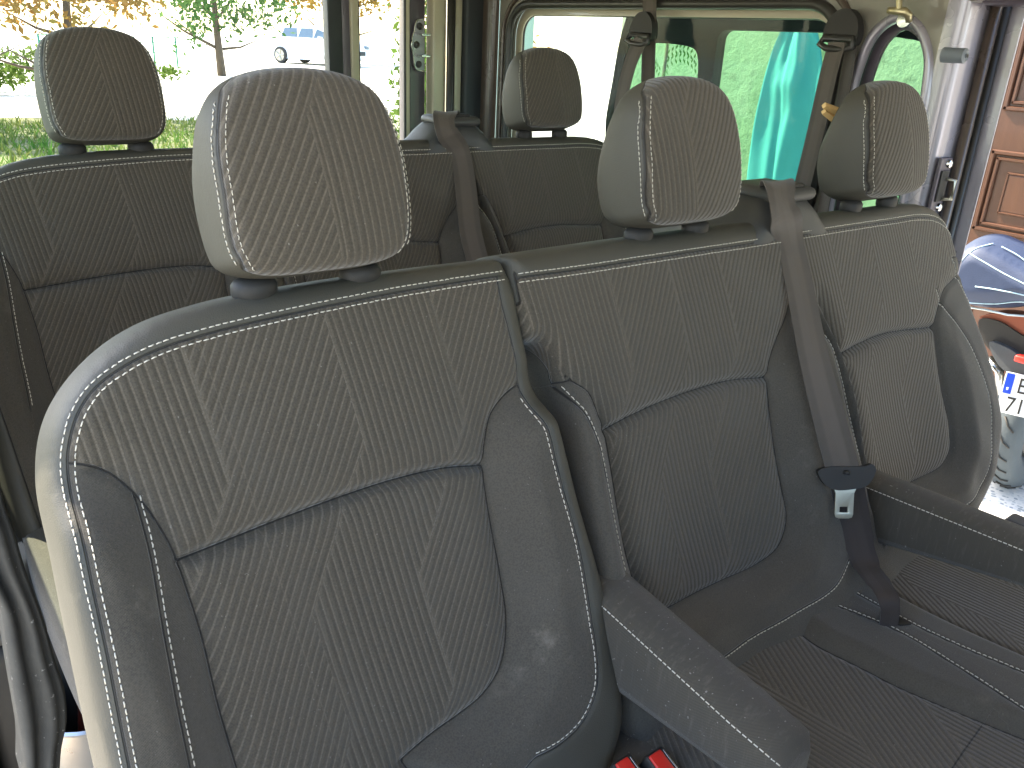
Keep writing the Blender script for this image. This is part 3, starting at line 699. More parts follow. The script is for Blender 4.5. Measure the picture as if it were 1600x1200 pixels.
# jamb at the open side door
jp = smooth([(1.398,.100),(1.404,.090),(1.425,.085),(1.470,.082),(1.490,.076),(1.500,.06)], .004)
m = MB(); m.prism([tuple(p) for p in jp]+[(1.505,.06),(1.505,.13),(1.40,.13)], lambda a, b, c: (a, b, .1+c), 1.30); m.build('door_jamb', SILVER, van, True, 35)
m = MB(); m.tube([(1.470,.070,.1),(1.470,.070,1.38)], .011, 12); m.build('jamb_seal', BTRIM, van, True)
m = MB(); m.tube([(1.494,.062,.1),(1.494,.062,1.38)], .009, 10); m.build('outer_seal', RUBBER, van, True)
m = MB(); m.box((1.503,.030,.1),(1.507,.062,1.38),.001); m.build('body_edge', SILVER, van)
p = hit((1478,86), (0,.08,0), (0,1,0)); m = MB(); m.lathe((p[0],.040,p[2]), [(.001,.0),(.0035,.0),(.004,.003),(.007,.003),(.009,.0015),(.0132,.004),(.0135,.045),(.001,.045)], 20, axis=1); sb = m.build('rubber_stop', simple('grey_rubber_stop', (.16,.18,.20), .5), van, True, 40)
m = MB(); m.lathe((p[0],.0392,p[2]), [(.001,.0),(.003,.0),(.003,.003),(.001,.003)], 16, axis=1); m.build('stop_screw', BLACKP, sb, True, 40)
# striker in the jamb
q0 = hit((1455,290), (0,.082,0), (0,1,0)); zs = q0[2]
m = MB(); m.box((1.405,.074,zs-.055),(1.452,.0825,zs+.055),.003); strk = m.build('striker_plate', PURPLE, van)
m = MB(); m.box((1.412,.070,zs-.032),(1.440,.0735,zs+.030),.001); m.build('striker_recess', BLACKP, strk)
m = MB(); m.tube([(1.436,.076,zs-.028),(1.436,.052,zs-.025),(1.436,.052,zs+.012),(1.436,.076,zs+.014)], .004, 8); m.build('striker_loop', STEEL, strk, True)
for dz in (-.045,.043):
    m = MB(); m.lathe((1.436,.066,zs+dz), [(.001,0),(.004,0),(.008,.003),(.009,.008),(.001,.008)], 16, axis=1); m.build('screw', CHROME, strk, True, 40)
# rear doors: wide left leaf, narrow right leaf with hinge bracket
rdl = empty('rear_door', (.3,1.7,.5), 'wide rear door leaf with a big window, behind the left rear seat', 'van door')
plate('door_panel', rrect(-.34,.915,.12,1.56,.02), [rrect(-.24,.875,.88,1.50,.05)], fy(1.715), .03, DTRIM, rdl, .003)
plate('window', rrect(-.25,.880,.87,1.51,.05), [], fy(1.722), .004, G_REAR, rdl)
rdr = empty('rear_door', (1.05,1.7,.5), 'narrow rear door leaf with a slim window and a metal bracket on its frame', 'van door')
plate('door_panel', rrect(.920,1.205,.12,1.56,.02), [rrect(.965,1.135,.90,1.50,.035)], fy(1.715), .03, PURPLE, rdr, .003)
plate('window_frame', rrect(.945,1.142,.87,1.53,.04), [rrect(.965,1.132,.90,1.50,.035)], fy(1.694), .01, CREAM, rdr, .003)
m = MB(); m.tube([(a,1.692,b) for a, b in rrect(.966,1.131,.903,1.497,.035)], .006, 8, closed=True, up=(0,1,0)); m.build('window_seal', RUBBER, rdr, True)
plate('window', rrect(.958,1.14,.89,1.51,.03), [], fy(1.722), .004, G_REAR, rdr)
zc = hit((658,68), (0,1.69,0), (0,1,0))[2]
pl = smooth([(1.200,zc+.072),(1.172,zc+.066),(1.162,zc+.035),(1.152,zc+.004),(1.160,zc-.04),(1.168,zc-.075),(1.200,zc-.082)], .006)
m = MB(); m.prism([tuple(p) for p in pl], lambda a, b, c: (a, 1.698-c, b), .008); brk = m.build('hinge_bracket', SILVER, rdr, True, 40)
m = MB(); m.tube([(a, 1.689, b) for a, b in pl], .0028, 6); m.build('bracket_rim', CHROME, brk, True)
for dz in (.026,-.036):
    m = MB(); m.box((1.172,1.655,zc+dz-.003),(1.202,1.69,zc+dz+.003),.001); m.build('hinge_tab', CHROME, brk)
for dx, dz in ((1.183,.050),(1.172,-.004),(1.180,-.062)):
    m = MB(); m.lathe((dx,1.683,zc+dz), [(.001,0),(.005,0),(.0095,.003),(.0115,.008),(.001,.008)], 16, axis=1); m.build('bolt', DARKP, brk, True, 40)
# sliding door pushed back outside the side window
sd_ = empty('sliding_door', (1.54,.7,.4), 'slid back van side door with dark framed green tinted panes outside the side window', 'van door')
DFR = simple('dark_blue_door_frame', (.010,.016,.021), .6, var=.1, scale=10, spec=.2)
edge = smooth([(1.115,1.345),(1.140,1.26),(1.155,1.15),(1.168,1.02),(1.140,.92),(1.06,.84),(1.05,.12)], .02)
outer = [tuple(p) for p in edge]+[(.115,.12),(.115,1.345)]
pA = [tuple(p) for p in smooth([(.835,1.225),(.85,1.252),(.88,1.262),(1.085,1.262),(1.108,1.25),(1.122,1.15),(1.134,1.02),(1.11,.93),(1.05,.88),(.90,.87),(.84,.88),(.832,.93)], .012, True)]
pB = rrect(.445, .785, .87, 1.305, .03); pC = [tuple(p) for p in smooth([(.225,1.285),(.27,1.297),(.345,1.297),(.362,1.27),(.362,.80),(.34,.77),(.24,.77),(.215,.80),(.205,1.0),(.206,1.18)], .012, True)]
plate('door_panel', outer, [pA, pB, pC], fx(1.545), .03, DFR, sd_, .004)
plate('window', rrect(.43,1.15,.86,1.315,.03), [], fx(1.552), .004, G_DOOR, sd_)
plate('quarter_window', rrect(.19,.38,.76,1.31,.03), [], fx(1.552), .004, G_DOOR, sd_)
# =================================================================== belts
def ribbon(name, path, wdir, width, mat, parent, thick=.0016, sub=8, curl=0.):
    P = smooth([tuple(p) for p in path], .012); n = len(P); wd = wdir if hasattr(wdir[0], '__len__') else [wdir]*2
    wd = np.array(wd, float); K = len(wd); V = []; uv = []; acc = 0; m_ = 7
    for i in range(n):
        t = i/(n-1)*(K-1); a = int(min(t, K-2)) if K > 1 else 0; w = wd[a]*(1-(t-a))+wd[min(a+1, K-1)]*(t-a)
        T_ = P[min(i+1, n-1)]-P[max(i-1, 0)]; T_ /= np.linalg.norm(T_)+1e-9; w = w-T_*(w@T_); w /= np.linalg.norm(w); N_ = np.cross(T_, w)
        if i: acc += np.linalg.norm(P[i]-P[i-1])
        wi = width[i*len(width)//n] if hasattr(width, '__len__') else width
        for s, side in ((1, 1), (-1, -1)):
            for j in range(m_):
                q = (j/(m_-1)-.5)*side; V.append(P[i]+w*wi*q+N_*(thick/2*s+curl*(q*q*4-1)*-1)); uv.append((q*wi+.024, acc))
    c = 2*m_; F = [(i*c+k, i*c+(k+1)%c, (i+1)*c+(k+1)%c, (i+1)*c+k) for i in range(n-1) for k in range(c)]
    F += [tuple(range(c))[::-1], tuple((n-1)*c+k for k in range(c))]
    return mesh(name, V, F, mat, parent, True, uv=uv, auto=60)
def on_back(p, off): 
    a, b = B([p], off)[0]; U, V, W = frame(LEAN); return P0B+a*U+b*V+W*off
nx_ = np.array([1,0,0.])
def mid_belt(dx, dy, label, low=True):
    b = empty('seat_belt', (.78+dx,0+dy,.9), label, 'seat belt')
    o_ = np.array([dx, dy, .02 if dy else 0])
    top_ = [np.array((HXC,.0,1.062)), np.array(hit((1214,283),(0,-.03,0),(0,1,0))), np.array(hit((1219,300),(0,-.058,0),(0,1,0))), np.array(hit((1225,332),(0,-.070,0),(0,1,0)))]
    run = [on_back(p, k) for p, k in (((1234,375),.010),((1252,460),.020),((1272,560),.040),((1292,640),.048),((1308,700),.050),((1319,742),.050))]
    Pp = [p+o_ for p in top_+run]
    ribbon('webbing', Pp, [(1,-.05,0),(1,-.25,.02),(.9,-.4,.03),(.8,-.6,.03)], .047, WEB, b)
    c = Pp[-1]; U, V, W = frame(LEAN); U = _u((.80,-.58,.02)); V = V-U*(V@U); V = V/np.linalg.norm(V); W = np.cross(U, V)
    def F3(a, bb, cc): return c+U*a+V*(bb)+W*(cc+.002)
    plp = [(-.036,-.005),(-.040,.006),(-.030,.011),(.028,.014),(.036,.017),(.042,.012),(.041,.0),(.030,-.015),(.014,-.019),(-.012,-.021),(-.026,-.016)]
    lp = MB(); P2 = smooth(plp, .003, True); lp.prism([tuple(x) for x in P2], lambda a, q, t: F3(a, q, t-.004), .008); latch = lp.build('latch_body', BLACKP, b, True, 40)
    tg = plate('tongue', [(-.016,-.012),(-.012,-.022),(-.012,-.052),(-.0105,-.0565),(-.006,-.058),(.008,-.058),(.0125,-.0565),(.014,-.052),(.014,-.022),(.018,-.012)], [rrect(-.006,.0065,-.050,-.041,.001,2)], lambda a, q, t: F3(a, q-.004, t), .0022, STEEL, latch, .0003)
    st = MB(); st.lathe(F3(.0,.004,.005), [(.001,.004),(.004,.003),(.005,0),(.001,0)], 12); st.build('stop_button', BLACKP, b, True)
    if low:
        e = np.array(hit((1400,962), (0,0,.53), (0,0,1))); 
        lowp = [c+U*.004+V*(-.004)-W*.004, on_back((1338,830),.040), on_back((1352,880),.045), np.array(hit((1377,935),(0,e[1]+.01,0),(0,1,0)))*.5+e*.5+np.array([-.004,0,.012]), e+np.array([-.012,.0,-.03])]
        ribbon('lap_webbing', lowp, [(.8,-.6,0),(.8,-.6,.1),(.75,-.6,.2),(.7,-.7,.2)], [.047,.047,.045,.040,.034,.029,.025,.023], WEBD, b)
    return b
mid_belt(0, 0, 'brown grey seat belt with bright metal tongue between the middle and right nearer seats')
mid_belt(0-.003, .84, 'dark seat belt hanging over the rear row bench backrest', False)
def side_belt(label, loop, runs, w=.047, extra=None):
    b = empty('seat_belt', (1.37, loop[0], loop[1]), label, 'seat belt'); y, z = loop; X = 1.372
    cap = smooth([(y-.040,z-.012),(y-.034,z+.022),(y-.012,z+.042),(y+.014,z+.040),(y+.034,z+.020),(y+.040,z-.010),(y+.034,z-.022),(y+.02,z-.014),(y-.02,z-.016),(y-.034,z-.026)], .005, True)
    m = MB(); m.prism([tuple(p) for p in cap], lambda a, bb, c: (X+.012-c, a, bb), .022); g = m.build('belt_guide', BLACKP, b, True, 50)
    m = MB(); m.tube([(X-.012, y-.034, z-.014), (X-.018, y-.038, z-.030), (X-.020, y-.02, z-.036), (X-.020, y+.02, z-.034), (X-.018, y+.038, z-.026), (X-.012, y+.034, z-.012)], .007, 8, closed=True, up=(1,0,0)); m.build('guide_ring', RUBBER, b, True)
    for r in runs: ribbon('webbing', r[0], r[1], w, WEB, b)
    return b
def xp(p, x): return np.array(hit(p, (x,0,0), (1,0,0)))
side_belt('belt on the side window, its loop at the top of the frame', (.900,1.292),
  [([xp((1002,62),1.352), xp((988,90),1.345), xp((972,150),1.34), xp((962,230),1.34), xp((950,330),1.34)], [(.0,.95,.2),(.1,.8,.1),(.2,.7,0)]),
   ([xp((1016,-30),1.378), xp((1014,60),1.378), xp((1012,140),1.378), xp((1010,300),1.378)], [(0,1,0),(0,1,0)])])
side_belt('belt on the pillar with the clothes peg beside it, right of the side window', (.325,1.300),
  [([xp((1308,66),1.352), xp((1296,110),1.345), xp((1278,190),1.34), xp((1256,280),1.335), xp((1235,360),1.33)], [(0.2,1,.0),(.2,1,.0),(.2,1,0)]),
   ([xp((1330,75),1.380), xp((1318,150),1.380), xp((1295,280),1.380), xp((1280,360),1.380)], [(.3,.5,0),(.3,.5,0)])])
# clothes peg
WOOD = simple('peg_wood', (.62,.42,.17), .6, var=.15, scale=120)
peg = empty('clothes_peg', xp((1300,170),1.25), 'small pale wooden clothes peg left of the rightmost headrest', 'clothes peg')
# sits pinched on the rear cover of the right headrest
PZ = np.array((.925, .035, 1.135))
c0 = np.array(hit((1303,178), (0,.035,0), (0,1,0)))
for s, (a_, b_) in ((1, ((1290,166),(1325,181))), (-1, ((1289,176),(1322,200)))):
    A_ = np.array(hit(a_, (0,.045,0), (0,1,0))); B2 = np.array(hit(b_, (0,.035,0), (0,1,0))); m = MB(); d_ = B2-A_; d_ /= np.linalg.norm(d_)
    m.tube([A_-d_*.004, A_+(B2-A_)*.5, B2+d_*.01], [.0050,.0064,.0058], 4, up=(0,1,0)); m.build('peg_half', WOOD, peg, False)
ctr = np.array(hit((1309,177), (0,.040,0), (0,1,0))); m = MB(); m.tube([ctr+np.array((0,-.006,0)), ctr+np.array((0,.006,0))], .0045, 10); m.build('spring', CHROME, peg, True)
# hook rod hanging at the top right
hk = empty('grab_hook', hit((1410,10),(1.33,0,0),(1,0,0)), 'metal rod and hook end at the top of the door pillar', 'hook')
BRASS = simple('brassy_metal', (.50,.44,.26), .35, metal=.8)
m = MB(); m.tube([xp((1405,-60),1.33), xp((1405,14),1.33)], .0055, 12); m.build('rod', BRASS, hk, True, 50)
m = MB(); m.tube([xp((1388,16),1.33), xp((1400,17),1.33), xp((1414,18),1.335), xp((1420,24),1.34), xp((1420,34),1.345)], [.006,.0075,.008,.0075,.006], 10); m.build('hook', BRASS, hk, True)
m = MB(); pp = xp((1413,31),1.35); m.lathe(pp, [(.001,-.004),(.014,-.003),(.016,.0),(.012,.006),(.001,.007)], 18, axis=0); m.build('washer', CHROME, hk, True, 40)
# buckles between the nearer seats
CONS = MB(); CONS.box((.215,-.60,.35),(.292,-.19,.500),.014); cons = CONS.build('buckle_console', M_ARM, bench, True, 40)
for i, (px, py) in enumerate(((1040,1196),(988,1208))):
    h_ = np.array(hit((px,py), (0,0,.520), (0,0,1))); bk = empty('belt_buckle', h_, ['black belt buckle with red button, the one closer to the armrest','black belt buckle with red button, the one closer to the single seat'][i], 'belt buckle')
    Dv = np.array((-.0,-.35,.94)); Dv /= np.linalg.norm(Dv); U = np.array((1,.0,0)); N_ = np.cross(U, Dv)
    def ob(a0, a1, b0, b1, c0, c1, nm, mat, bev):
        m = MB(); m.box((a0,b0,c0),(a1,b1,c1),bev); m.v = [tuple(h_+U*v[0]+N_*v[1]+Dv*v[2]) for v in m.v]; return m.build(nm, mat, bk, True, 40)
    ob(-.015,.015,-.020,.020,-.07,0,'buckle_body',BLACKP,.004); ob(-.012,.007,-.017,.017,-.004,.0022,'red_button',REDP,.002); ob(.0085,.0105,-.015,.015,-.002,.0016,'slot_rim',CHROME,.0004)

# dark slit in the raised cushion strip where the lap belt and a buckle disappear
sl_ = [np.array(hit(p, (0,0,.5235), (0,0,1))) for p in ((1378,955),(1400,962),(1424,974),(1408,976),(1384,970))]
m = MB(); m.prism([(p[0],p[1]) for p in sl_], lambda a, b, c: (a, b, .519+c), .0046); m.build('buckle_slit', BLACKP, bench, False)
q0 = np.array(hit((1393,963), (0,0,.526), (0,0,1))); bk = empty('belt_buckle', q0, 'red tipped belt buckle sunk in the slit at the foot of the hanging belt', 'belt buckle')
m = MB(); m.box((q0[0]-.010,q0[1]-.006,.505),(q0[0]+.010,q0[1]+.006,.5265),.002); m.build('buckle_body', BLACKP, bk, True, 40)
m = MB(); m.box((q0[0]-.008,q0[1]-.004,.5265),(q0[0]+.004,q0[1]+.004,.5285),.0008); m.build('red_button', REDP, bk, True, 40)
# =================================================================== outside
def ground_mat(name, a, b, s=3., c=None):
    t = NT(name); o = t.obj(); n = t.noise(s, 6, o, .65); col = t.mix(n, a, b)
    n2 = t.noise(s*12, 4, o); col = t.mix(t.M('MULTIPLY', n2, .35), col, b if c is None else c)
    return t.set(base=col, rough=.95, spec=.2, normal=t.bump(n2, .6, .02))
G0 = -.35
m = MB(); m.add([(-150,-60,G0),(150,-60,G0),(150,200,G0),(-150,200,G0)], [(0,1,2,3)]); tag(m.build('ground', ground_mat('pale_gravel', (.42,.39,.33), (.58,.55,.48), 1.5)), kind='structure')
m = MB(); P = smooth([(-14,1.0),(-1.6,1.8),(.9,3.2),(4.2,3.6),(8.0,8.2),(7.0,13.0),(4,15.5),(-4,16.8),(-14,17)], .5, True); m.add([(a, b, G0+.006) for a, b in P], [tuple(range(len(P)))]); tag(m.build('lawn', ground_mat('rough_lawn_soil', (.05,.09,.02), (.16,.15,.07), 2.5)), kind='structure')
def terr():
    t = NT('terrazzo'); o = t.obj(); v = t.n('ShaderNodeTexVoronoi', feature='F1'); v.inputs['Scale'].default_value = 55.; t.L(o, v.inputs['Vector']); 
    s = t.n('ShaderNodeSeparateColor'); t.L(v.outputs['Color'], s.inputs[0]); k = s.outputs[0]
    c = t.mix(t.ss(.25,.3,k), (.28,.32,.35), (.60,.62,.62)); c = t.mix(t.ss(.80,.84,k), c, (.36,.40,.42)); c = t.mix(t.ss(.42,.5,v.outputs['Distance']), c, (.7,.7,.68))
    return t.set(base=c, rough=.5)
m = MB(); m.box((1.52,-3,G0-.1),(3.799,2.2,G0+.012)); tag(m.build('terrace', terr()), kind='structure')
# house
def stucco(name, a, b, s=14.):
    t = NT(name); o = t.obj(); n = t.noise(s, 7, o, .7); n2 = t.noise(s*.25, 4, o)
    c = t.mix(n2, a, b); c = t.mix(t.M('MULTIPLY', t.ss(.56,.64,n), .45), c, tuple(x*.45 for x in a)); return t.set(base=c, rough=.95, normal=t.bump(n, .9, .02))
HX = 3.80
yy = lambda px: hit((px,6), (HX,0,0), (1,0,0))[1]
hs = empty('house_wall', (HX,1.5,G0), 'rough stucco house wall outside the open side of the van', 'wall')
m = MB(); m.box((HX,yy(1537)+.002,G0),(HX+.25,3.45,4.6)); m.build('stucco_wall', stucco('green_stained_stucco', (.20,.23,.15), (.30,.32,.22)), hs)
m = MB(); m.box((HX-.004,yy(1550),G0),(HX+.25,yy(1537),4.6),.003); m.build('stone_edge', stucco('yellow_stone', (.60,.48,.22), (.70,.60,.34), 25.), hs)
m = MB(); m.box((HX-.01,yy(1574),G0),(HX+.25,yy(1550)-.001,4.6),.002); m.build('door_surround', simple('cream_surround', (.55,.52,.42), .8, var=.06, scale=6), hs)
m = MB(); m.box((HX,-3.2,G0),(HX+.25,-.22,4.6)); m.build('far_wall', stucco('stucco_beige', (.42,.38,.28), (.5,.46,.36)), hs)
def door_wood():
    t = NT('varnished_brown_wood'); o = t.obj(); mp = t.n('ShaderNodeMapping'); mp.inputs['Scale'].default_value = (20, 20, 1.6); t.L(o, mp.inputs[0])
    n = t.noise(1.5, 6, mp.outputs[0], .65); g = t.noise(14., 3, mp.outputs[0], .6); c = t.mix(n, (.055,.019,.007), (.100,.038,.014)); c = t.mix(t.M('MULTIPLY', g, .4), c, (.055,.02,.01))
    return t.set(base=c, rough=.42, coat=.15, normal=t.bump(g, .25, .002))
DW = door_wood()
dr = empty('wooden_door', (HX+.05,.1,G0), 'varnished brown panelled wooden door of the house at the right edge', 'door')
m = MB(); m.box((HX+.03,-.22,G0),(HX+.09,yy(1574)-.001,4.6)); m.build('door_frame', simple('dark_brown_frame', (.060,.045,.030), .6, var=.2, scale=20), dr)
m = MB(); m.box((HX+.012,-.15,G0+.05),(HX+.055,yy(1598),4.2),.003); m.build('door_leaf', DW, dr)
def panel(y0, y1, z0, z1):
    for k, (ins, x, r) in enumerate(((0,.006,.011),(.026,.004,.008),(.085,.006,.005))):
        m = MB(); P = [(HX+x, a, b) for a, b in ((y0+ins,z0+ins),(y1-ins,z0+ins),(y1-ins,z1-ins),(y0+ins,z1-ins))]; Q = []
        for i in range(4):
            a, b = np.array(P[i]), np.array(P[(i+1)%4]); d = b-a; L_ = np.linalg.norm(d); m.tube([a-d/L_*r*.6, b+d/L_*r*.6], r, 6, up=(1,0,0))
        m.build('moulding', DW, dr, True, 50)
    m = MB(); m.box((HX+.004,y0+.09,z0+.09),(HX+.02,y1-.09,z1-.09),.004); m.build('raised_panel', DW, dr)
panel(.02,.985,1.075,1.95); panel(.02,.985,.54,.885); panel(.02,.985,-.20,.42)
# pillar of the garden wall beyond the house
m = MB(); m.box((2.30,2.86,G0),(2.60,3.1,3.4),.01); tag(m.build('garden_pillar', stucco('pale_teal_render', (.30,.42,.36), (.38,.50,.42), 8.)), 'pale teal rendered pillar seen through the left end of the side window', 'pillar')
# turquoise sheet hanging on the house wall
xs_ = []; NU, NV = 34, 40; 
tl = onx([(1210,40),(1194,75),(1184,110),(1175,150),(1163,205),(1152,290),(1146,420)], 3.55); tr = onx([(1262,42),(1271,95),(1271,135),(1264,191),(1255,236),(1240,300),(1215,420)], 3.55)
tl = smooth(tl, .02); tr = smooth(tr, .02); q = lambda P, t: np.array([np.interp(t, np.linspace(0,1,len(P)), P[:,i]) for i in (0,1)])
V = []
for i in range(NV+1):
    t = i/NV; a, b = q(tl, t), q(tr, t)
    for j in range(NU+1):
        s = j/NU; p_ = a*(1-s)+b*s
        fold = .014*math.sin(s*7+2*t)+.008*math.sin(s*19-5*t)*(1-.4*t)+.030*math.exp(-((s-.30-.25*t)/.07)**2)-.028*math.exp(-((s-.62+.1*t)/.08)**2)+.012*math.sin(t*16+s*7)*math.exp(-t*3)
        tri = -.035*max(0, 1-abs(s-.45)/.30-abs(t-.22)/.16)
        V.append((3.62+fold*(.4+.6*t)*1.2+tri*1.4, p_[0], p_[1]))
F = [(i*(NU+1)+j, i*(NU+1)+j+1, (i+1)*(NU+1)+j+1, (i+1)*(NU+1)+j) for i in range(NV) for j in range(NU)]
TARP = simple('turquoise_plastic', (.055,.23,.28), .8, var=.12, scale=12, bump=.3, bscale=60, dist=.003)
o = mesh('hanging_sheet', V, F, TARP); tag(o, 'turquoise plastic sheet hanging on the house wall, seen through green glass', 'sheet'); md = o.modifiers.new('t', 'SOLIDIFY'); md.thickness = .002
# foliage
LV = {}
def leafmat(name, a, b, transl=.35):
    m = bpy.data.materials.new(name); m.use_nodes = True; t = m.node_tree; t.nodes.clear(); o = t.nodes.new('ShaderNodeOutputMaterial')
    ob = t.nodes.new('ShaderNodeTexCoord'); n = t.nodes.new('ShaderNodeTexNoise'); n.inputs['Scale'].default_value = 2.2; n.inputs['Detail'].default_value = 5; t.links.new(ob.outputs['Object'], n.inputs[0])
    mx = t.nodes.new('ShaderNodeMix'); mx.data_type = 'RGBA'; mx.inputs[6].default_value = (*a, 1); mx.inputs[7].default_value = (*b, 1); mr = t.nodes.new('ShaderNodeMapRange'); mr.inputs[1].default_value = .35; mr.inputs[2].default_value = .65
    t.links.new(n.outputs[0], mr.inputs[0]); t.links.new(mr.outputs[0], mx.inputs[0])
    d = t.nodes.new('ShaderNodeBsdfDiffuse'); tr = t.nodes.new('ShaderNodeBsdfTranslucent'); ms = t.nodes.new('ShaderNodeMixShader'); ms.inputs[0].default_value = transl
    for x in (d, tr): t.links.new(mx.outputs[2], x.inputs[0])
    t.links.new(d.outputs[0], ms.inputs[1]); t.links.new(tr.outputs[0], ms.inputs[2]); t.links.new(ms.outputs[0], o.inputs[0]); return m
GREEN = leafmat('green_leaves', (.06,.12,.02), (.12,.17,.04)); AUT = leafmat('autumn_leaves', (.30,.15,.04), (.20,.17,.04)); DEEP = leafmat('bush_leaves', (.04,.10,.03), (.09,.16,.05))
BARK = simple('bark', (.10,.075,.05), .95, var=.3, scale=10, bump=.6, bscale=30, dist=.02)
def leaves(c, r, n, size, nclump=30, clr=.28, flat=1.):
    """leaf quads gathered in clumps through an ellipsoid"""
    m = MB(); c = np.array(c); r = np.array(r)
    cl = rng.normal(0, 1, (nclump, 3)); cl = cl/np.linalg.norm(cl, axis=1)[:,None]*rng.uniform(.25, 1, (nclump, 1))**.6
    V = []; F = []
    for i in range(n):
        k = cl[rng.integers(nclump)]; p = c+r*(k+rng.normal(0, clr*.5, 3)); a = rng.normal(0, 1, 3); a /= np.linalg.norm(a); b = np.cross(a, rng.normal(0, 1, 3)); b /= np.linalg.norm(b); s = size*rng.uniform(.5, 1.2)
        j = len(V); V += [p-a*s, p+b*s*.45-a*s*.1, p+a*s, p-b*s*.45-a*s*.1]; F.append((j, j+1, j+2, j+3))
    return V, F
def tree(name, base, h, r, n, size, mat, label, cat='tree', low=.35, nclump=40, group=None):
    t = empty(name, base, label, cat, group); x, y, z = base
    m = MB(); P = [np.array(base)+np.array((0,0,-.05))]
    for k in range(5): P.append(P[-1]+np.array((rng.normal(0,.04)*h*.3, rng.normal(0,.04)*h*.3, h*.17)))
    m.tube(P, [h*.03, h*.025, h*.02, h*.016, h*.011, h*.005], 8)
    for k in range(9):
        i = 1+k % 4; s = P[i]; a = rng.uniform(0, 6.28); e = s+np.array((math.cos(a)*r*rng.uniform(.5,.9), math.sin(a)*r*rng.uniform(.5,.9), h*rng.uniform(.05,.3))); mid = (s+e)/2+np.array((0,0,-h*.02))
        m.tube([s, mid, e], [h*.010, h*.007, h*.002], 5)
    m.build('trunk', BARK, t, True)
    V, F = leaves((x, y, z+h*(low+(1-low)/2)), (r, r, h*(1-low)/2), n, size, nclump)
    mesh('crown', V, F, mat, t, False)
    return t
tree('tree', (.6,15.5,G0), 3.6, 1.9, 4200, .08, AUT, 'thin autumn tree with brown leaves above the far left headrest', low=.34, nclump=34)
tree('tree', (3.3,17.5,G0), 3.9, 2.2, 4600, .085, AUT, 'brown leaved autumn tree between the two left headrests', low=.33, nclump=38)
tree('tree', (-1.2,19,G0), 4.2, 2.2, 4600, .09, AUT, 'autumn tree at the top left corner of the photo', low=.30)
tree('tree', (10.6,30,G0), 5.4, 2.6, 4200, .13, DEEP, 'round green and yellow tree left of the parked white car', low=.20, nclump=60)
tree('tree', (22.5,46,G0), 8, 4.2, 5200, .20, AUT, 'orange brown tree behind the parked white car', low=.32, nclump=60)
tree('tree', (-2.4,26,G0), 5, 3.2, 3000, .13, GREEN, 'green tree far behind at the left edge', low=.05)
def bush(name, base, r, n, size, mat, label, nclump=26): 
    t = empty(name, base, label, 'bush'); V, F = leaves((base[0], base[1], base[2]+r[2]*.95), r, n, size, nclump); mesh('foliage', V, F, mat, t, False)
    m = MB()
    for k in range(6):
        a = k*1.05; m.tube([np.array(base), np.array(base)+np.array((math.cos(a)*r[0]*.3, math.sin(a)*r[1]*.3, r[2]*.8)), np.array(base)+np.array((math.cos(a)*r[0]*.7, math.sin(a)*r[1]*.7, r[2]*1.6))], [.012,.008,.003], 5)
    m.build('stems', BARK, t, True)
bush('bush', (3.85,5.6,G0), (.55,.5,1.25), 3600, .045, GREEN, 'leafy green bush seen through the slim rear door window', 40)
bush('bush', (1.9,22.,G0), (2.6,1.0,.55), 2600, .09, GREEN, 'low green bush across the drive at the far left', 30)
bush('bush', (6.2,24.5,G0), (1.4,.7,.4), 900, .08, GREEN, 'low green bush beside the drive near the parked white car', 16)
bush('climbing_plant', (5.6,7.6,G0+1.0), (1.0,.5,.55), 1200, .05, AUT, 'mixed brown and green climber seen through the bright part of the side window', 30)
# leaf sprig outside the slid door pane
sp_ = empty('potted_tree', (2.5,1.95,G0), 'slim young tree with feathery leaves outside the small green pane', 'plant')
m = MB(); m.tube([(2.42,1.80,G0),(2.42,1.79,.6),(2.42,1.77,1.35)], [.012,.010,.006], 8); m.build('stem', BARK, sp_, True)
V = []; F = []
for k in range(16):
    z0 = .85+k*.033; a = rng.uniform(0, 6.28); d = np.array((math.cos(a)*.3, math.sin(a), .0)); L_ = rng.uniform(.10,.20); s0 = np.array((2.42, 1.785, z0))
    for j in range(1, 9):
        c = s0+d*L_*j/8+np.array((0,0,.05*math.sin(j/8*2.4)-.03*(j/8)**2))
        for sd2 in (-1, 1):
            t_ = np.array((0, -d[1]*.1, 1.))*sd2*.022+d*.010; n_ = np.array((0,.006,0)) if abs(d[1]) > .5 else np.array((0,.006,.0)); i0 = len(V); w_ = d*.006; V += [c, c+t_*.5+w_, c+t_, c+t_*.5-w_]; F.append((i0, i0+1, i0+2, i0+3))
mesh('leaves', V, F, DEEP, sp_, False)
# grass tufts: one object
V = []; F = []
for i in range(20000):
    y = 2.8+12.4*rng.random()**1.1; x = -3+rng.random()*(4.5+y*.55); h = rng.uniform(.04,.16)*(1.6 if rng.random() < .12 else 1); a = rng.uniform(0, 6.28); b = np.array((math.cos(a), math.sin(a), 0)); p = np.array((x, y, G0+.006)); ln = np.array((rng.normal(0,.5), rng.normal(0,.5), 1))*h
    j = len(V); w_ = b*rng.uniform(.006,.016); V += [p-w_, p+w_, p+ln*.6+w_*.7, p+ln, p+ln*.6-w_*.7]; F.append((j, j+1, j+2, j+3, j+4))
gr = mesh('grass', V, F, leafmat('grass_blades', (.16,.17,.05), (.07,.16,.03)), None, False); tag(gr, 'tufts of rough green grass and weeds on the lawn', 'grass', kind='stuff')
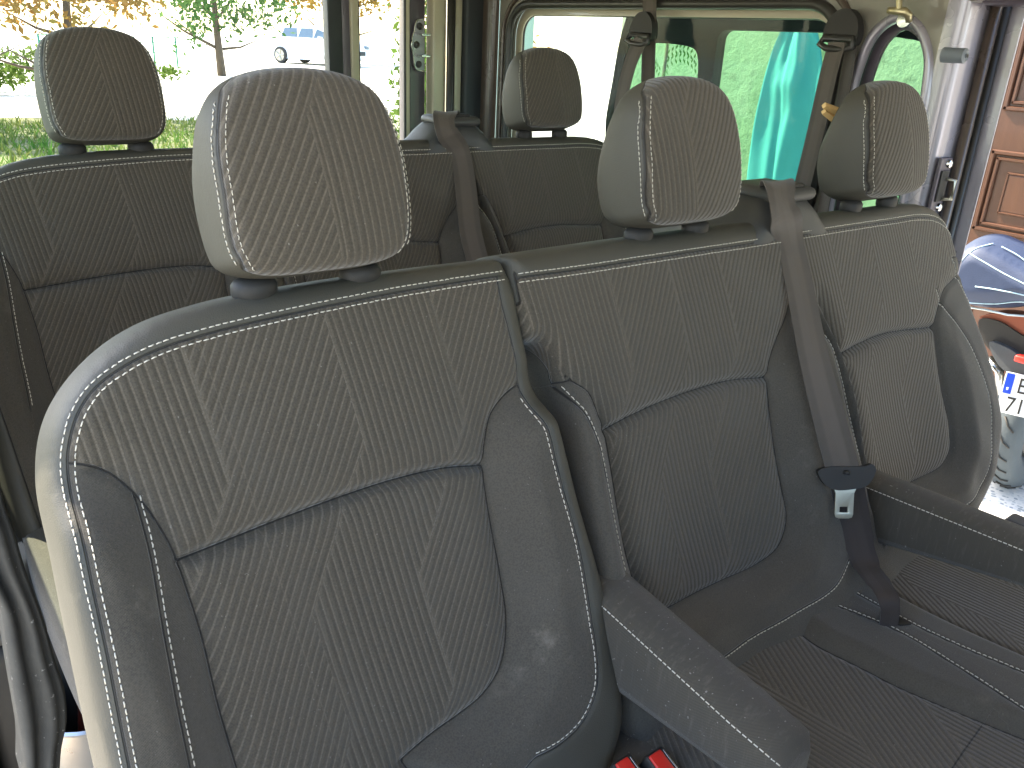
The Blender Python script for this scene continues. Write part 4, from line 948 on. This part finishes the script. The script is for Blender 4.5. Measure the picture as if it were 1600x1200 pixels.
# green mesh fence
FG = simple('green_fence_paint', (.03,.22,.12), .5)
fn = empty('garden_fence', (8,24,G0), 'low green wire fence at the far side of the drive', 'fence')
for k in range(6):
    m = MB(); m.tube([(5+k*1.1,30+k*.9,G0),(5+k*1.1,30+k*.9,G0+1.15)], .035, 8); m.build('post', FG, fn, True)
m = MB()
for z in (.25,.6,.95,1.12): m.tube([(5,30,G0+z),(10.5,34.5,G0+z)], .018, 5)
m.build('wires', FG, fn)
m = MB(); m.tube([(3.15,4.6,G0),(3.15,4.6,2.4)], .018, 10); tag(m.build('fence_post', FG, None, True), 'thin green metal post seen through the slim rear door window', 'post')
# white car
def car(loc, rot):
    c = empty('parked_car', loc, 'white parked car with dark windows out on the sunlit drive', 'car'); c.rotation_euler = (0,0,rot); c.scale = (1.2,)*3
    CW = simple('white_car_paint', (.78,.78,.76), .3, coat=.4, var=.02); CG = simple('dark_car_glass', (.10,.14,.18), .1); TY = simple('tyre', (.03,.03,.03), .8); RM = simple('alloy', (.35,.34,.30), .3, metal=.7)
    def put(m, n, mat, par, sm=True, au=40):
        me = m.build(n, mat, None, sm, au); me.parent = par; me.location = (0,0,0); return me
    body = smooth([(-2.1,.32),(-2.15,.62),(-2.08,.88),(-1.72,1.02),(-1.0,1.06),(1.35,1.02),(1.90,.90),(2.08,.72),(2.12,.45),(2.05,.28),(1.7,.24),(-1.8,.24)], .08, True)
    def sec(P, w0, w1, zf): 
        V = []; k = [(-1,.0),(-.97,.35),(-.80,.9),(0,1.0),(.80,.9),(.97,.35),(1,0)]; n = len(P)
        ys = [-w0*.93, -w0, -w0, w0, w0, w0*.93]
        cx, cz = P.mean(0)
        for i, y in enumerate(ys):
            s = .94 if i in (0, 5) else 1.
            for p_ in P: V.append((cx+(p_[0]-cx)*s, y, cz+(p_[1]-cz)*s))
        F = [(i*n+j, i*n+(j+1)%n, (i+1)*n+(j+1)%n, (i+1)*n+j) for i in range(5) for j in range(n)]+[tuple(range(n))[::-1], tuple(5*n+j for j in range(n))]
        m = MB(); m.add(V, F); return m
    put(sec(body, .88, .88, 0), 'body', CW, c)
    cab = np.array([(-1.55,1.0),(-1.15,1.46),(-.6,1.55),(.35,1.53),(.75,1.38),(1.3,1.0)])
    m = MB(); V = []; 
    for y, s in ((-.80,1),(-.62,.97),(.62,.97),(.80,1)):
        for p_ in cab: V.append((p_[0]*s, y*(1 if p_[1] < 1.1 else .84), p_[1] if abs(y) < .7 or p_[1] < 1.1 else p_[1]-.04))
    n = 6; m.add(V, [(i*n+j, i*n+(j+1)%n, (i+1)*n+(j+1)%n, (i+1)*n+j) for i in range(3) for j in range(n)]+[tuple(range(n))[::-1], tuple(3*n+j for j in range(n))]); put(m, 'roof', CW, c, False, None)
    for s in (-1, 1):
        for (a, b) in ((-1.25,-.45),(-.38,.35),(.42,.95)):
            m = MB(); zt = lambda x: 1.42 if x < .4 else 1.30
            m.add([(a,s*.815,1.05),(b,s*.815,1.05),(b-.05,s*.705,zt(b)),(a+.12,s*.705,1.42),(a,s*.79,1.05),(b,s*.79,1.05),(b-.05,s*.68,zt(b)),(a+.12,s*.68,1.42)], [(0,1,2,3),(4,7,6,5),(0,4,5,1),(1,5,6,2),(2,6,7,3),(3,7,4,0)]); put(m, 'side_window', CG, c, False, None)
        m = MB(); m.box((.75,s*.9-.09,1.0),(.9,s*.9+.09,1.12),.03); put(m, 'mirror', CW, c)
        m = MB(); m.box((1.85,s*.68-.15,.70),(2.10,s*.68+.15,.84),.03); put(m, 'headlight', CG, c)
        for xw in (-1.3, 1.3):
            m = MB(); m.lathe((xw, s*.80, .33), [(.10,-.11),(.30,-.11),(.33,-.08),(.33,.08),(.30,.11),(.10,.11)], 28, axis=1); w = put(m, 'wheel', TY, c)
            m = MB(); 
            for q_ in range(5):
                a = q_*1.257; m.tube([(xw, s*.925, .33), (xw+math.cos(a)*.22, s*.925, .33+math.sin(a)*.22)], .03, 6)
            m.lathe((xw, s*.90, .33), [(.20,-.02),(.235,-.02),(.235,.02),(.20,.02)], 24, axis=1); put(m, 'rim', RM, w)
    m = MB(); m.box((1.05,-.6,1.08),(1.10,.6,1.32),.01); put(m, 'windscreen', CG, c)
    m = MB(); m.box((2.08,-.45,.45),(2.16,.45,.62),.02); put(m, 'grille', TY, c)
car(tuple(hit((497,101), (0,0,G0), (0,0,1))), math.radians(-62))
# motorcycle with a covered bag, right edge
BX = 2.85
mc = empty('motorcycle', (BX+.2,-.1,G0), 'parked orange and black motorcycle with a number plate at the right edge', 'motorcycle')
TY = simple('worn_tyre', (.055,.07,.08), .8, bump=.3, bscale=90, dist=.004)
wc = np.array((3.20, .335, G0+.322)); 
Wd = np.array((.30,1,0)); Wd /= np.linalg.norm(Wd)
def wheel_pt(a, r, s):  # wheel rolls along +-X here, axle roughly along Y
    return wc+np.array((math.cos(a)*r, 0, math.sin(a)*r))+Wd*s
V = []; NA, NP = 56, 14
for i in range(NA):
    for j in range(NP):
        ph = 2*math.pi*j/NP; V.append(wheel_pt(2*math.pi*i/NA, .235+.085*math.cos(ph)*.85, .085*math.sin(ph)))
F = [(i*NP+j, i*NP+(j+1)%NP, ((i+1)%NA)*NP+(j+1)%NP, ((i+1)%NA)*NP+j) for i in range(NA) for j in range(NP)]
wh = mesh('rear_tyre', V, F, TY, mc)
m = MB()
for i in range(28):
    a = 2*math.pi*i/28
    for s in (-1, 1): m.tube([wheel_pt(a, .308, .012*s), wheel_pt(a+.10, .304, .035*s), wheel_pt(a+.16, .290, .058*s)], .0035, 5)
m.build('tread_grooves', BLACKP, wh, True)
m = MB(); m.lathe(wc, [(.02,-.05),(.16,-.045),(.17,-.03),(.17,.03),(.16,.045),(.02,.05)], 24, axis=1); m.build('rim', DARKP, wh, True, 40)
def solid(P, x0, x1, nm, mat, par, r=.01):
    m = MB(); Pm = smooth(P, .015, True); m.prism([tuple(p) for p in Pm], lambda a, b, c: (x0+c, a, b), x1-x0); return m.build(nm, mat, par, True, 50)
solid(onx([(1530,496),(1552,490),(1625,500),(1700,520),(1700,560),(1610,528),(1575,512)], BX), BX, BX+.10, 'tail_fairing', simple('orange_plastic', (.26,.065,.03), .5), mc)
solid(onx([(1528,500),(1556,502),(1600,528),(1660,555),(1660,585),(1600,572),(1560,560),(1535,535)], BX-.02), BX-.01, BX+.16, 'under_tail', BLACKP, mc)
solid(onx([(1545,535),(1575,545),(1600,562),(1640,575),(1640,600),(1590,590),(1560,572)], BX-.04), BX-.035, BX+.10, 'mudguard', simple('satin_black', (.05,.055,.06), .35), mc)
m = MB(); m.tube([xp((1545,560),BX), xp((1562,580),BX-.01), xp((1560,615),BX)], .016, 12); m.build('shock_absorber', CHROME, mc, True)
m = MB(); q_ = xp((1602,562),BX-.06); m.box((q_[0]-.02,q_[1]-.03,q_[2]-.012),(q_[0]+.02,q_[1]+.03,q_[2]+.012),.006); m.build('reflector', REDP, mc, True, 40)
# number plate
PLW = simple('plate_white', (.72,.74,.74), .45, var=.03); PLB = simple('plate_blue', (.01,.05,.45), .4)
a0, a1, b0 = xp((1573,580),BX-.05), xp((1600,568),BX-.05), xp((1592,650),BX-.05)
Up = (a0-b0); ph = .062*2; Up = np.array((.10,0.05,1.)); Up /= np.linalg.norm(Up); Rt = np.array((.25,-1,.06)); Rt -= Up*(Rt@Up); Rt /= np.linalg.norm(Rt); Nn = np.cross(Up, Rt); 
if Nn[0] > 0: Nn = -Nn
def plq(a, b, c): return a0+Rt*a-Up*b+Nn*c
PLH, PLWd = .150, .21
def boxq(a0_, a1_, b0_, b1_, c0, c1, nm, mat, par, bev=.001):
    m = MB(); m.box((a0_,b0_,c0),(a1_,b1_,c1),bev); m.v = [tuple(plq(*v)) for v in m.v]; return m.build(nm, mat, par, False)
npl = boxq(0, PLWd, 0, PLH, 0, .003, 'number_plate', PLW, mc)
boxq(.004, .030, .004, .078, .003, .0042, 'blue_band', PLB, npl, .0003)
m = MB(); m.tube([plq(.017,.055,.0048), plq(.017,.064,.0048)], .0032, 8); m.build('band_mark', PLW, npl)
def text(s, a, b, size):
    cu = bpy.data.curves.new('t', 'FONT'); cu.body = s; cu.size = size; cu.extrude = .0006; cu.resolution_u = 3
    ob = bpy.data.objects.new('t', cu); COL.objects.link(ob); dg = bpy.context.evaluated_depsgraph_get(); me0 = bpy.data.meshes.new_from_object(ob.evaluated_get(dg))
    m = MB(); m.add([plq(a+v.co.x*.8, b-v.co.y, .0042+v.co.z) for v in me0.vertices], [tuple(p.vertices) for p in me0.polygons]); bpy.data.objects.remove(ob); bpy.data.meshes.remove(me0)
    return m.build('lettering', BLACKP, npl, False)
text('E', .044, .068, .080); text('71', .022, .142, .080)
# blue bag on the motorcycle
BAG = simple('blue_grey_nylon', (.025,.04,.085), .6, var=.15, scale=30, bump=.3, bscale=200, dist=.002); PIPE = simple('pale_blue_piping', (.45,.62,.68), .5)
bg_ = empty('tail_bag', xp((1560,440),BX), 'rounded blue nylon bag with pale piping strapped on the motorcycle tail', 'bag')
bout = onx([(1478,430),(1492,398),(1515,382),(1535,380),(1565,392),(1600,412),(1660,445),(1690,480),(1680,500),(1600,476),(1560,479),(1510,476),(1490,465)], BX-.06)
bo = smooth(bout, .006, True); lo_, hi_ = bo.min(0), bo.max(0)
twx = lambda Q, w: np.stack([BX-.06-np.asarray(w), Q[:,0], Q[:,1]], 1)
bo2 = bo if True else bo
hfb = lambda Q, d: .05*np.sqrt(np.clip(d/.06, 0, 1))
shell('bag_body', bo, hfb, twx, .20, BAG, bg_, res=.008, R=.03, Rw=.02, bulge=.02, wall=8)
bodyo = bg_.children[0]; bmx = bmesh.new(); bmx.from_mesh(bodyo.data); bmesh.ops.recalc_face_normals(bmx, faces=bmx.faces); bmx.to_mesh(bodyo.data); bmx.free()
sg_ = surf(hfb, bo, twx, .03, .02); 
for L_ in ([(1510,393),(1540,410),(1575,430),(1625,455)],[(1526,447),(1560,452),(1600,461),(1650,475)],[(1553,388),(1580,403),(1610,428)],[(1490,448),(1502,410),(1520,390),(1540,383)],[(1510,474),(1550,476),(1590,473),(1640,480)]):
    P = smooth(onx(L_, BX-.10), .006); W3 = sg_(P, .001); m = MB(); m.tube(list(W3), .0022, 6); m.build('piping', PIPE, bg_, True)
m = MB(); m.tube([xp((1500,478),BX-.04), xp((1540,484),BX-.06), xp((1575,492),BX-.07), xp((1620,495),BX-.06)], .007, 6, flat=.5); m.build('strap', simple('pale_strap', (.55,.62,.62), .6), bg_, True)
# black plastic foot in the lower right opening
q_ = hit((1590,822), (0,0,.30), (0,0,1)); m = MB()
A_ = np.array(hit((1567,812), (1.5,0,0), (1,0,0))); m.box((A_[0],A_[1]-.12,A_[2]-.03),(A_[0]+.05,A_[1],A_[2]+.005),.008); tag(m.build('door_handle_end', BLACKP, None, True, 40), 'rounded black plastic handle end above the speckled terrace, right edge', 'handle')
# pot on the van floor at the lower left
q_ = np.array(hit((140,1170), (0,.30,0), (0,1,0)))
pot = empty('metal_pot', (q_[0],.34,.10), 'round metal pot on the floor beside the single seat, bottom left', 'pot')
pz = .34; m = MB(); m.lathe((q_[0]+.03,.37,0), [(.001,.10),(.085,.10),(.09,.11),(.09,pz-.01),(.096,pz),(.092,pz+.003),(.086,pz-.008),(.084,.115),(.001,.115)], 40); m.build('pot_body', simple('brushed_steel', (.55,.56,.55), .3, metal=.9, var=.1), pot, True, 35)
btl = empty('glass_bottle', (q_[0]+.02,.36,.12), 'dark brown bottle lying in the metal pot', 'bottle')
m = MB(); m.tube([(q_[0]+.01,.35,.20),(q_[0]+.03,.36,.33),(q_[0]+.035,.365,.36),(q_[0]+.04,.368,.40)], [.028,.028,.012,.011], 16); m.build('bottle_body', simple('brown_glass', (.05,.008,.005), .1, coat=.6), btl, True, 50)
# small folding frame and box behind the single seat, at the left edge
bx_ = empty('storage_box', (-.20,.52,.10), 'dark plastic box with a clip on the floor by the rear row', 'box')
m = MB(); m.box((-.33,.42,.10),(-.16,.68,.42),.02); m.build('box_body', BLACKP, bx_, True, 40)
m = MB(); m.box((-.325,.425,.42),(-.165,.675,.44),.008); m.build('lid', DARKP, bx_, True, 40)

for cat_, g_ in (('van seat','van seats in two rows'),('seat belt','seat belts hanging in the van'),('belt buckle','belt buckles of the nearer seats'),('tree','trees along the drive'),('bush','bushes around the drive')):
    for o in list(COL.objects):
        if o.parent is None and o.get('category') == cat_: o['group'] = g_
# ------------------------------------------------------------------ camera, light, view
cd = bpy.data.cameras.new('camera'); cam = bpy.data.objects.new('camera', cd); COL.objects.link(cam); SC.camera = cam
from mathutils import Matrix
Rm = Matrix([[AX[0], -AX[1], -AX[2]], [AY[0], -AY[1], -AY[2]], [AZ[0], -AZ[1], -AZ[2]]])
cam.matrix_world = Matrix.Translation(CAM) @ Rm.to_4x4()
cd.sensor_width = 36; cd.lens = 36*FPX/1600; cd.clip_start = .02; cd.clip_end = 400
W = bpy.data.worlds.new('World'); SC.world = W; W.use_nodes = True; nt = W.node_tree; bg = nt.nodes['Background']
sky = nt.nodes.new('ShaderNodeTexSky'); sky.sky_type = 'NISHITA'; sky.sun_disc = False
SUN_EL, SUN_AZ = 44., -14.       # azimuth measured from +Y (rear of the van) towards +X
sky.sun_elevation = math.radians(SUN_EL); sky.sun_rotation = math.radians(SUN_AZ)
sky.dust_density = 1.5; sky.ozone_density = .6; sky.air_density = 1.
nt.links.new(sky.outputs[0], bg.inputs[0]); bg.inputs[1].default_value = .15
sd = bpy.data.lights.new('sun', 'SUN'); sd.energy = 3.5; sd.angle = math.radians(.5); sd.color = (1, .87, .68); so = bpy.data.objects.new('sun', sd); COL.objects.link(so)
el, az = math.radians(SUN_EL), math.radians(SUN_AZ); dv = Vector((math.sin(az)*math.cos(el), math.cos(az)*math.cos(el), math.sin(el)))
so.rotation_euler = dv.to_track_quat('Z', 'Y').to_euler(); so.location = dv*20
SC.view_settings.view_transform = 'Standard'; SC.view_settings.look = 'None'; SC.view_settings.gamma = 1; SC.view_settings.use_curve_mapping = False
SC.view_settings.exposure = EXPO
SC.cycles.max_bounces = 8; SC.cycles.diffuse_bounces = 5; SC.cycles.transparent_max_bounces = 12
